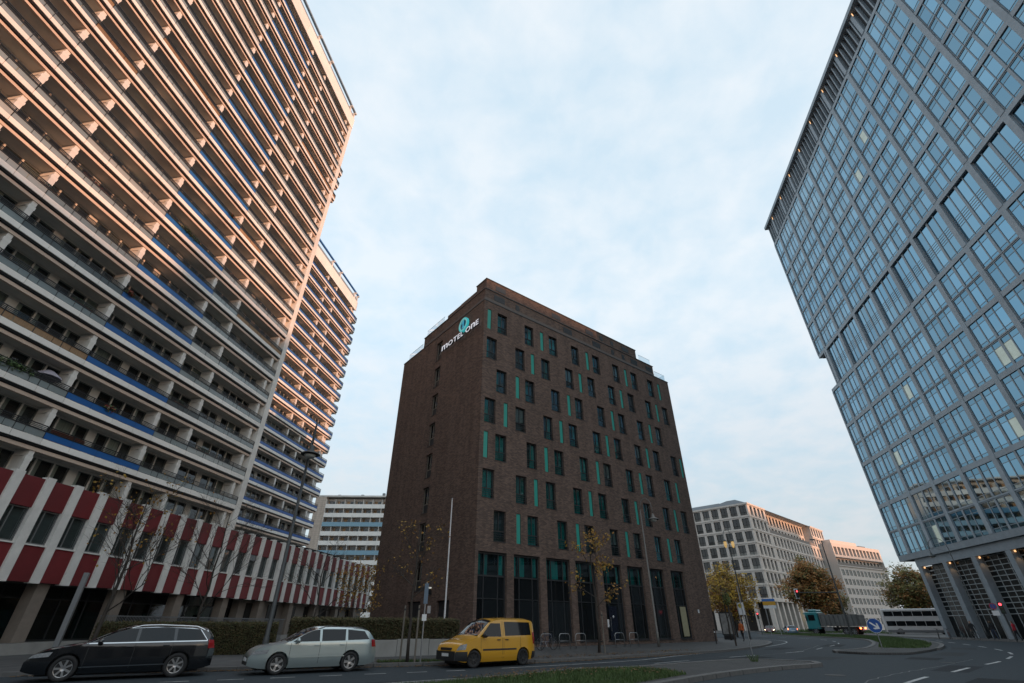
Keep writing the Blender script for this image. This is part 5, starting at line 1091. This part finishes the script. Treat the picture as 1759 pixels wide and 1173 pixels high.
for zz in (1.55, 2.0, 2.45): box_part('tailgate_rib', tb, (-4.04, -3.985, -1.18, 1.18, zz, zz+.1), TIP, 0)
tt, trm = wheel_mesh(.5, .30, 6, 0, GREYM)
for x in (2.9, -1.6, -2.75):
    for s_ in (-1, 1): w_ = link('wheel', None, dt, (x, s_*1.02, .5)); w_.rotation_euler = (0, 0, 0 if s_ > 0 else math.pi); link('tyre', tt, w_); link('rim', trm, w_)
for s_ in (-1, 1): box_part('tail_light', dt, (-3.74, -3.64, s_*.75, s_*1.12, .82, 1.02), TAILON, 0); box_part('mudguard', dt, (-3.6, -1.0, s_*.85, s_*1.2, 1.03, 1.1), BLACKPL, .02); box_part('tool_box', dt, (.2, 1.5, s_*.6, s_*1.15, .5, 1.0), GREYM, .03); box_part('mirror', dt, (3.7, 3.82, s_*1.3, s_*1.55, 1.9, 2.6), BLACKPL, .03)
box_part('under_run_bar', dt, (-3.72, -3.62, -1.15, 1.15, .5, .62), BLACKM, .01); box_part('number_plate', dt, (-3.75, -3.74, -.26, .26, .65, .78), SIGNW, 0)
WHB = paint('white_coach_paint', (.55, .55, .55), rough=.35)
bus = thing('double_deck_bus', 'white double-deck coach with dark window bands behind the blue arrow sign', 'bus', (73.0, 96.0, 0), R(152))
bb = box_part('body', bus, (-6, 6, -1.27, 1.27, .35, 3.98), WHB, .15)
for s_ in (-1, 1):
    for i in range(8):
        box_part('lower_window', bb, (-5.6+i*1.42, -4.26+i*1.42, s_*1.271, s_*1.285, 1.35, 2.1), CARGL, 0); box_part('upper_window', bb, (-5.6+i*1.42, -4.26+i*1.42, s_*1.271, s_*1.285, 2.85, 3.6), CARGL, 0)
    box_part('skirt', bb, (-5.9, 5.9, s_*1.272, s_*1.288, .40, .75), GREYM, 0)
box_part('rear_window', bb, (-6.02, -6.002, -1.0, 1.0, 2.7, 3.6), CARGL, 0)
for x in (4.0, -2.6, -3.8):
    for s_ in (-1, 1): w_ = link('wheel', None, bus, (x, s_*1.12, .5)); w_.rotation_euler = (0, 0, 0 if s_ > 0 else math.pi); link('tyre', tt, w_); link('rim', trm, w_)
lo_ = thing('box_lorry', 'white box lorry with lit headlamps in front of the far verge', 'lorry', (81.0, 91.5, 0), R(-30))
box_part('box_body', lo_, (-5.2, 2.2, -1.25, 1.25, .95, 3.0), WHB, .05); lc = box_part('cab', lo_, (2.35, 4.2, -1.15, 1.15, .5, 2.75), WHB, .12); box_part('windscreen', lc, (4.19, 4.215, -1.0, 1.0, 1.55, 2.4), CARGL, 0); box_part('cab_window', lc, (3.0, 3.9, -1.165, -1.151, 1.5, 2.3), CARGL, 0)
for s_ in (-1, 1): box_part('headlight', lc, (4.2, 4.23, s_*.65, s_*1.0, .7, .9), HEADON, 0)
box_part('red_stripe', lo_, (-5.1, 2.1, -1.262, -1.252, 1.25, 1.4), M('red_stripe_paint', (.4, .05, .04), .5), 0); box_part('chassis', lo_, (-5, 2.3, -.45, .45, .6, .93), BLACKM)
for x in (3.3, -3.2):
    for s_ in (-1, 1): w_ = link('wheel', None, lo_, (x, s_*1.0, .5)); w_.rotation_euler = (0, 0, 0 if s_ > 0 else math.pi); link('tyre', tt, w_); link('rim', trm, w_)

# ---------------------------------------------------------------- street lamps, poles, signs
def bell_lamp(label, loc, h, rz, reach=.85, lit=False, arc=.9, LAMPG=LAMPG, pr=1.):
    t = thing('street_lamp', label, 'street lamp', (*loc, .12), rz)
    part('pole', MB().tube([(0,0,0), (0,0,.9), (0,0,.95), (0,0,h-.0)], [.10*pr, .10*pr, .075*pr, .045*pr], 10), LAMPG, t, smooth=True)
    pts = [(reach/2-reach/2*math.cos(a), 0, h+arc*math.sin(a)) for a in [math.pi*i/12 for i in range(13)]]+[(reach, 0, h-.35)]; part('crook', MB().tube(pts, .03, 8), LAMPG, t, smooth=True)
    part('stay', MB().tube([(0,0,h-1.0), (.30,0,h-.3), (reach*.85,0,h+.25)], .012, 5), LAMPG, t)
    part('lamp_shade', MB().lathe([(.03, h-.33), (.10, h-.40), (.13, h-.62), (.42, h-.78), (.44, h-.82), (.40, h-.80), (.10, h-.66)], 24, (reach, 0, 0)), LAMPG, t, smooth=True)
    part('lamp_glass', MB().lathe([(.05, h-1.0), (.20, h-.97), (.28, h-.84), (.05, h-.80)], 18, (reach, 0, 0)), M('lamp_bowl', (.45, .45, .42), .15), t, smooth=True); return t
bell_lamp('tall bell-shaded street lamp rising before the blue-panelled tower, left of the silver car', (-9.95, 22.3), 9.15, R(-60), reach=.5, pr=1.2)
bell_lamp('bell-shaded street lamp on the pavement in front of the hotel', (10.6, 40.0), 9.5, R(-10), reach=.95, LAMPG=M('weathered_grey_paint', (.15, .145, .135), .55, var=.15))
bell_lamp('bell-shaded street lamp on the pavement beside the glass tower', (55.0, 63.5), 9.6, R(150), reach=1.9, arc=1.3)
bell_lamp('bell-shaded street lamp on the pavement in front of the limestone block arcade', (60.0, 122), 9.5, R(150), reach=1.2)
lt = thing('lantern_post', 'double lantern post with two glowing yellow lamps in front of the limestone block', 'street lamp', (26.2, 60.5, .12))
part('pole', MB().tube([(0,0,0), (0,0,1.0), (0,0,10.6)], [.11, .08, .05], 10), LAMPG, lt)
part('cross_arm', MB().tube([(-.45,0,10.2), (-.45,0,10.9), (-.2,0,11.3), (.2,0,11.3), (.45,0,10.9), (.45,0,10.2)], .03, 6), LAMPG, lt)
for s_ in (-.45, .45): ln = part('lantern', MB().lathe([(.05, 10.2), (.22, 10.05), (.22, 10.0), (.05, 9.98)], 12, (s_, 0, 0)), LAMPG, lt); part('lantern_glass', MB().lathe([(.16, 9.97), (.18, 9.6), (.10, 9.3), (.02, 9.28)], 12, (s_, 0, 0)), AMBERLAMP, ln)
fp = thing('flagpole', 'white flagpole without a flag in front of the hotel side wall', 'flagpole', (-4.55, 36.4, .12)); part('pole', MB().tube([(0,0,0), (0,0,9.5)], [.065, .04], 12), SIGNW, fp); part('finial', MB().lathe([(.02, 9.5), (.06, 9.53), (.06, 9.58), (.02, 9.62)], 10), GALV, fp)
gp = thing('grey_pylon', 'square grey steel post standing before the podium at far left', 'post', (-20.15, 24.5, .12), R(30)); bev(part('post', MB().box(-.10, .10, -.16, .16, 0, 3.45), GREYM, gp), .01); part('foot_plate', MB().box(-.2, .2, -.26, .26, 0, .03), GALV, gp)
for q, (x, y, lab) in enumerate(((-20.4, 21.6, 'black pavement bollard at the left picture edge'), (17.2, 46.5, 'short dark bollard on the pavement near the hotel corner'))):
    b_ = thing('bollard', lab, 'bollard', (x, y, .12)); part('shaft', MB().lathe([(.06, 0), (.05, .05), (.045, .95), (.06, .97), (.06, 1.05), (.02, 1.1)], 12), BLACKM, b_); part('band', MB().lathe([(.048, .8), (.05, .81), (.05, .88), (.048, .89)], 12), SIGNW, b_)
def post_sign(name, label, loc, h, rz, plates, pr=.03, mat=GALV):
    t = thing(name, label, 'sign', (*loc, .12), rz); part('post', MB().tube([(0,0,0), (0,0,h)], pr, 10), mat, t)
    for (n, b, m) in plates: part(n, MB().box(*b), m, t)
    return t
post_sign('parking_sign', 'slim post with narrow blue parking plate between silver car and yellow van', (-3.88, 23.8), 3.0, R(20), [('plate', (-.09, .09, -.05, -.035, 2.15, 2.95), M('pale_blue_plate', (.12, .17, .23), .4)), ('small_plate', (-.10, .10, -.05, -.035, 1.5, 1.75), SIGNW)])
# keep-right sign on the island
ks = thing('arrow_sign', 'round blue sign with white arrow on the traffic island', 'traffic sign', (24.6, 36.9, .11), R(-30)); ks.scale = (1.02, 1.02, 1.02); part('post', MB().tube([(0,0,0), (0,0,1.45)], .032, 10), GALV, ks)
def disc(mb, r, y0, y1, cz, n=40, mi=0, cx=0): mb.lathe([(.001, y0), (r, y0), (r, y1), (.001, y1)], n, (cx, 0, cz), 'Y', mi)
m_ = MB(); disc(m_, .42, -.055, -.035, 1.30); part('rim', m_, SIGNW, ks); m_ = MB(); disc(m_, .40, -.060, -.056, 1.30); part('plate', m_, SIGNB, ks)
m_ = MB(); a45 = R(-38)
def rot(x, z): return (x*math.cos(a45)-z*math.sin(a45), -.064, 1.30+x*math.sin(a45)+z*math.cos(a45))
m_.poly([rot(*p) for p in ((-.30,-.045),(.10,-.045),(-.02,-.20),(.09,-.20),(.30,0),(.09,.20),(-.02,.20),(.10,.045),(-.30,.045))]); part('arrow', m_, SIGNW, ks)
# bus stop
bs = thing('bus_stop_sign', 'white bus stop board with round yellow and green H disc beside the brick hotel', 'bus stop', (24.6, 58.2, .12), R(-35)); part('post', MB().tube([(0,0,0), (0,0,3.5)], .04, 10), GALV, bs); part('board', MB().box(-.05, .62, -.03, .03, 2.3, 3.45), SIGNW, bs)
HG = M('green_sign', (.02, .18, .06), .4); m_ = MB(); disc(m_, .21, -.04, -.031, 3.15, cx=.28); dd_ = part('disc', m_, SIGNY, bs); m_ = MB(); disc(m_, .17, -.044, -.041, 3.15, cx=.28); part('disc_field', m_, M('light_yellow_sign', (.68, .52, .05), .4), dd_)
hm = MB(); hm.box(.19, .23, -.05, -.045, 3.04, 3.26); hm.box(.33, .37, -.05, -.045, 3.04, 3.26); hm.box(.23, .33, -.05, -.045, 3.13, 3.17); part('letter', hm, HG, dd_)
ap = thing('poster_panel', 'grey street poster case beside the far corner of the hotel', 'poster case', (24.0, 60.5, .12), R(-28)); part('case', MB().box(-.7, .7, -.12, .12, .4, 2.6), ANTH, ap); part('poster', MB().box(-.58, .58, -.135, -.121, .52, 2.48), M('pale_grey_poster', (.30, .29, .28), .5, var=.5, scale=1.6), ap); part('foot', MB().box(-.6, .6, -.08, .08, 0, .39), BLACKM, ap)
# direction sign and signals
ds = thing('direction_sign', 'blue, yellow and white direction boards on a mast at the junction', 'road sign', (41.5, 86, .12), R(-28)); part('post', MB().tube([(-.7,.05,0), (-.7,.05,5.1)], .06, 8), GALV, ds); part('post', MB().tube([(.7,.05,0), (.7,.05,5.1)], .06, 8), GALV, ds); part('blue_board', MB().box(-.95, .95, -.06, 0, 4.65, 5.0), M('bright_blue_board', (.03, .16, .50), .4), ds); part('yellow_board', MB().box(-.9, .95, -.06, 0, 4.1, 4.62), SIGNY, ds); part('white_board', MB().box(-.9, .95, -.06, 0, 3.65, 4.07), SIGNW, ds)
def signal_head(p, z, x=0., y=-.15, lit='red', s=1.):
    h = part('signal_head', MB().box(x-.17*s, x+.17*s, y-.12, y+.12, z, z+.95*s), BLACKM, p)
    for i, m in enumerate((M('dead_green_lens', (.01, .03, .015), .3), M('dead_amber_lens', (.04, .025, .008), .3), REDLAMP)): mm = MB(); mm.lathe([(.001, y-.125), (.11*s, y-.125), (.11*s, y-.14), (.001, y-.15)], 14, (x, 0, z+(.17+.3*i)*s), 'Y'); part('lens', mm, m, h)
    return h
ms = thing('signal_mast', 'tall lamp and signal mast with long arm and hanging red light before the rust-brown tree', 'traffic light', (46.4, 75, .1), R(-4))
part('mast', MB().tube([(0,0,0), (0,0,5.3), (0,0,12.2)], [.13, .11, .06], 10), LAMPG, ms); part('arm', MB().tube([(0,0,5.35), (-5.6,0,5.35)], [.07, .045], 8), LAMPG, ms); part('lamp_arm', MB().tube([(0,0,12.1), (-.9,0,12.35)], .035, 8), LAMPG, ms); part('lamp_head', MB().box(-1.6, -.9, -.14, .14, 12.28, 12.42), GREYM, ms); part('backing_board', MB().box(-5.95, -5.45, -.02, .0, 4.55, 5.85), SIGNW, ms); signal_head(ms, 4.72, -5.7)
for lab, x, y, rz in (('small traffic light post with red lamp beside the glass tower', 46.3, 50.6, R(-35)), ('traffic light post with red lamp at the junction, left of the light blue car', 42.0, 92.0, R(-25)), ('traffic light post behind the bus stop sign, nearest the hotel corner', 33.5, 80.0, R(-25))):
    t = thing('traffic_light', lab, 'traffic light', (x, y, .12), rz); part('post', MB().tube([(0,0,0), (0,0,3.2)], .055, 8), LAMPG, t); signal_head(t, 2.25)
np_ = thing('no_stopping_sign', 'round blue and red no-stopping sign with white plate before the tower arcade', 'traffic sign', (50.9, 56.5, .12), R(-40)); part('post', MB().tube([(0,0,0), (0,0,3.4)], .03, 8), GALV, np_); m_ = MB(); disc(m_, .30, -.05, -.035, 3.05); part('rim', m_, M('red_sign', (.40, .02, .03), .4), np_); m_ = MB(); disc(m_, .235, -.056, -.051, 3.05); part('plate', m_, SIGNB, np_); m_ = MB(); m_.box(-.02, .02, -.06, -.057, 2.83, 3.27); part('cross_bar', m_, MATS['red_sign'], np_); part('text_plate', MB().box(-.28, .28, -.05, -.035, 2.2, 2.65), SIGNW, np_)
mp_ = thing('marker_pole', 'thin pole with stake at the tip of the paved median nose', 'pole', (10.5, 24.4, .11)); part('pole', MB().tube([(0,0,0), (-.02,0,2.9)], .022, 8), GALV, mp_); part('weeds', (lambda b: ([b.quad((math.cos(i)*.1,math.sin(i*2.3)*.1,0),(math.cos(i)*.1+.03,math.sin(i*2.3)*.1,0),(math.cos(i)*.22+.01,math.sin(i*2.3)*.22,.25),(math.cos(i)*.22,math.sin(i*2.3)*.22,.25)) for i in range(24)], b)[1])(MB()), GRASS, mp_)
ivy = thing('ivy_covered_post', 'leaning-looking dark post wrapped in ivy between bus stop and lantern post', 'post', (17.0, 42.0, .12)); part('post', MB().tube([(0,0,0), (0,0,3.6)], .07, 8), BARK, ivy); 
iv = bush('ivy', (0, 0, 3.1), (.28, .28, .5), 500, [GREENL, LEAFG], None, None, ivy, 77, .06)
# bicycle racks and a bicycle, all parallel to the hotel front
rk = MB().tube([(-.42,0,0), (-.42,0,.72), (-.36,0,.82), (-.28,0,.86), (.28,0,.86), (.36,0,.82), (.42,0,.72), (.42,0,0)], .024, 8).mesh('hoop', GALV, True); cb = MB().tube([(-.41,0,.45), (.41,0,.45)], .016, 6).mesh('cross_bar', GALV, True)
A = R(90-51.67); dv = Vector((math.cos(A), math.sin(A))); nv = Vector((-dv.y, dv.x)); hotel_xy = lambda x, y: (HO[0]+dv.x*x+nv.x*y, HO[1]+dv.y*x+nv.y*y)
for i, (x, y) in enumerate(((3.3, -3.6), (4.9, -3.6), (6.4, -3.6), (10.6, -3.4), (12.2, -3.4))):
    t = thing('bike_rack', ['steel bicycle hoop with a bicycle leaning on it, just right of the yellow van', 'steel bicycle hoop second from the yellow van, left of the amber-leaved tree', 'steel bicycle hoop nearest the trunk of the amber-leaved tree, on its left', 'steel bicycle hoop before the hotel door, nearer the amber-leaved tree', 'steel bicycle hoop before the hotel door, nearer the street lamp'][i], 'bicycle rack', (*hotel_xy(x, y), .12), A-R(8), 'bicycle hoops in front of the hotel'); link('hoop', rk, t); link('cross_bar', cb, t)
def bicycle(label, loc, rz, colr, lean=.08):
    t = thing('bicycle', label, 'bicycle', (*loc, .12), rz); t.rotation_euler = (lean, 0, rz)
    for x in (-.52, .52):
        w_ = MB()
        ring_pts = [(x+.33*math.cos(a), 0, .34+.33*math.sin(a)) for a in [2*math.pi*i/24 for i in range(25)]]; w_.tube(ring_pts, .018, 5); wo = part('wheel', w_, RUBBER, t); sp = MB()
        for i in range(8): a = math.pi*i/8; sp.tube([(x-.32*math.cos(a),0,.34-.32*math.sin(a)), (x+.32*math.cos(a),0,.34+.32*math.sin(a))], .003, 3)
        part('spokes', sp, GALV, wo)
    fr = MB(); 
    for a, b in (((-.52,.34),(-.18,.80)), ((-.52,.34),(-.08,.30)), ((-.08,.30),(-.20,.88)), ((-.08,.30),(.36,.74)), ((-.18,.78),(.34,.80)), ((.52,.34),(.32,.92))): fr.tube([(a[0],0,a[1]), (b[0],0,b[1])], .017, 6)
    part('frame', fr, colr, t); part('saddle', MB().lathe([(.02, .90), (.09, .92), (.08, .96), (.02, .97)], 10, (-.21, 0, 0)), BLACKPL, t); part('handlebar', MB().tube([(.25,-.28,.98), (.33,-.1,1.0), (.33,.1,1.0), (.25,.28,.98)], .013, 6), BLACKM, t); part('crank', MB().tube([(-.08,-.12,.14), (-.08,-.03,.30), (-.08,.03,.30), (-.08,.12,.46)], .012, 5), GALV, t); return t
bicycle('dark bicycle leaning on the hoop right of the yellow van', hotel_xy(3.1, -3.85), A-R(4), M('dark_blue_frame', (.02, .03, .06), .4))
for i, x in enumerate((0, 1, 2, 3)):
    bicycle('dark parked bicycle in the row by the tower arcade, %s from the left' % ('first', 'second', 'third', 'fourth')[i], (48.6+.55*x, 62.6-1.0*x), R(50+9*i), M('bike_frame_%d' % i, ((.05,.05,.05),(.09,.02,.02),(.02,.05,.06),(.06,.06,.05))[i], .4), .1*(-1)**i)
# slatted railing on the podium plinth
fn = frame('bar_railing', 'dark upright bar railing along the podium ground floor, above the hedge', 'railing', 7.6, (-26.745, 24, 0)); br = MB()
for i in range(170): br.box(9+i*.12, 9.025+i*.12, -.55, -.525, .12, 2.0)
o = part('bars', br, GREYM, fn); o['kind'] = 'stuff'
for z in (.35, 1.92): part('rail', MB().box(8.9, 29.5, -.56, -.515, z, z+.05), GREYM, fn)
# parked red car roof behind the hedge is hidden except its roof line
# ---------------------------------------------------------------- people (small, in the distance)
def person(label, loc, rz, top, legs, hair, h=1.72, stride=.12, bag=None):
    t = thing('person', label, 'person', (*loc, .12), rz); k = h/1.72
    J = {'pel': (0,0,.95,.135), 'waist': (0,0,1.08,.125), 'chest': (0,0,1.30,.155), 'neck': (0,0,1.47,.06), 'head0': (.01,0,1.56,.085), 'head': (.015,0,1.64,.095), 'crown': (0,0,1.71,.07),
         'hl': (.0,.09,.90,.10), 'kl': (stride*.6,.10,.50,.065), 'al': (stride*.7,.10,.10,.045), 'tl': (stride*.7+.16,.11,.04,.04), 'hr': (.0,-.09,.90,.10), 'kr': (-stride*.3,-.10,.50,.065), 'ar': (-stride,-.10,.12,.045), 'tr': (-stride+.15,-.11,.04,.04),
         'sl': (0,.19,1.38,.07), 'el': (-.05,.25,1.12,.05), 'wl': (.06,.25,.88,.036), 'fl': (.10,.24,.78,.03), 'sr': (0,-.19,1.38,.07), 'er': (.03,-.25,1.12,.05), 'wr': (.12,-.24,.90,.036), 'fr': (.16,-.23,.80,.03)}
    E_ = [('pel','waist'),('waist','chest'),('chest','neck'),('neck','head0'),('head0','head'),('head','crown'),('pel','hl'),('hl','kl'),('kl','al'),('al','tl'),('pel','hr'),('hr','kr'),('kr','ar'),('ar','tr'),('chest','sl'),('sl','el'),('el','wl'),('wl','fl'),('chest','sr'),('sr','er'),('er','wr'),('wr','fr')]
    names = list(J); me = bpy.data.meshes.new('p'); me.from_pydata([tuple(c*k for c in J[n][:3]) for n in names], [(names.index(a), names.index(b)) for a, b in E_], [])
    o = bpy.data.objects.new('p', me); col.objects.link(o); sm = o.modifiers.new('skin', 'SKIN'); 
    for i, n in enumerate(names): r_ = J[n][3]*k; me.skin_vertices[0].data[i].radius = (r_, r_*(1.0 if n in ('pel','waist','chest') else 1)); 
    me.skin_vertices[0].data[0].use_root = True; o.modifiers.new('sub', 'SUBSURF').levels = 1
    bpy.context.view_layer.update(); m2 = bpy.data.meshes.new_from_object(o.evaluated_get(bpy.context.evaluated_depsgraph_get())); bpy.data.objects.remove(o)
    m2.materials.clear(); [m2.materials.append(m) for m in (top, legs, SKIN, hair, BLACKPL)]
    for p in m2.polygons:
        z = p.center.z/k; y = abs(p.center.y)/k; p.material_index = 4 if z < .09 else 1 if z < .93 and y < .19 else 2 if (z < .86 and y >= .19) or (z > 1.49 and p.center.x > -.01*k and z < 1.66) else 3 if z > 1.52 else 0; p.use_smooth = True
    m2.name = 'body'; link('body', m2, t)
    nose = MB().lathe([(.012, 0), (.016, .012), (.004, .04)], 6, (.10*k, 0, 1.585*k)); part('nose', nose, SKIN, t)
    for s_ in (-1, 1): part('ear', MB().lathe([(.008, -.02), (.02, 0), (.008, .025)], 6, (0, s_*.095*k, 1.60*k)), SKIN, t); part('eye', MB().lathe([(.004, -.006), (.009, 0), (.004, .006)], 6, (.095*k, s_*.035*k, 1.62*k)), BLACKPL, t)
    for s_, fx_, fz_ in ((1, .10, .78), (-1, .16, .80)):
        hnd = MB()
        for q in range(4): hnd.tube([(fx_*k+(q-1.5)*.017, s_*.235*k, fz_*k+.01), (fx_*k+(q-1.5)*.018+.01, s_*.23*k, fz_*k-.045), (fx_*k+(q-1.5)*.018+.015, s_*.215*k, fz_*k-.085+.006*abs(q-1.5))], [.009, .008, .006], 5)
        hnd.tube([(fx_*k+.02, s_*.225*k, fz_*k+.03), (fx_*k+.05, s_*.21*k, fz_*k-.005), (fx_*k+.055, s_*.205*k, fz_*k-.035)], [.010, .009, .007], 5); part('hand', hnd, SKIN, t)
    if bag: part('shoulder_bag', MB().box(-.14, .10, .24, .36, .75, 1.05), bag, t)
    return t
DKC = M('dark_cloth', (.02, .022, .026), .9, var=.2, scale=8); JEAN = M('denim', (.03, .045, .08), .85, var=.2, scale=9); ORG = M('orange_vest', (.50, .12, .03), .8, var=.1); REDJ = M('red_jacket', (.38, .015, .03), .8, var=.12); HAIRD = M('dark_hair', (.018, .013, .01), .7); HAIRB = M('brown_hair', (.08, .045, .02), .7)
person('person in an orange vest and dark trousers standing near the bus stop', (22.3, 53.0), R(200), ORG, DKC, HAIRD)
person('person in a red jacket and dark trousers walking past the tower arcade', (49.0, 53.2), R(110), REDJ, DKC, HAIRB, 1.70, .18)
person('person in dark clothes standing before the second arcade bay of the glass tower', (53.0, 62.8), R(240), DKC, DKC, HAIRD, 1.78, .05)
person('person in dark coat and jeans walking before the tower arcade doorway', (51.6, 58.6), R(70), DKC, JEAN, HAIRB, 1.74, .2)
person('person in a grey coat crossing at the far junction beside the traffic light', (38.8, 92.5), R(160), M('grey_coat', (.10, .10, .11), .9), DKC, HAIRD, 1.75, .16)

# ---------------------------------------------------------------- groups of alike things
GR = {'street_lamp': 'bell-shaded street lamps', 'estate_car': 'cars parked along the kerb', 'delivery_van': 'cars parked along the kerb', 'distant_car': 'cars driving at the junction', 'traffic_light': 'traffic light posts',
      'street_tree': 'young street trees along the pavement', 'leafy_tree': 'autumn trees round the junction', 'tree_stake': 'stakes beside the young trees', 'flower_box': 'flower boxes on the tower balconies', 'balcony_plant': 'plants on the tower balconies',
      'balcony_screen': 'slatted balcony screens', 'apartment_tower': 'twin apartment towers', 'hedge': 'clipped hedges beside the pavement', 'bicycle': 'parked bicycles', 'bollard': 'pavement bollards', 'person': 'people on the pavements', 'shade_block': 'unseen blocks added for shade'}
for o in scene.objects:
    if o.parent is None and 'label' in o and 'group' not in o:
        g_ = GR.get(o.name.split('.')[0])
        if g_: o['group'] = g_
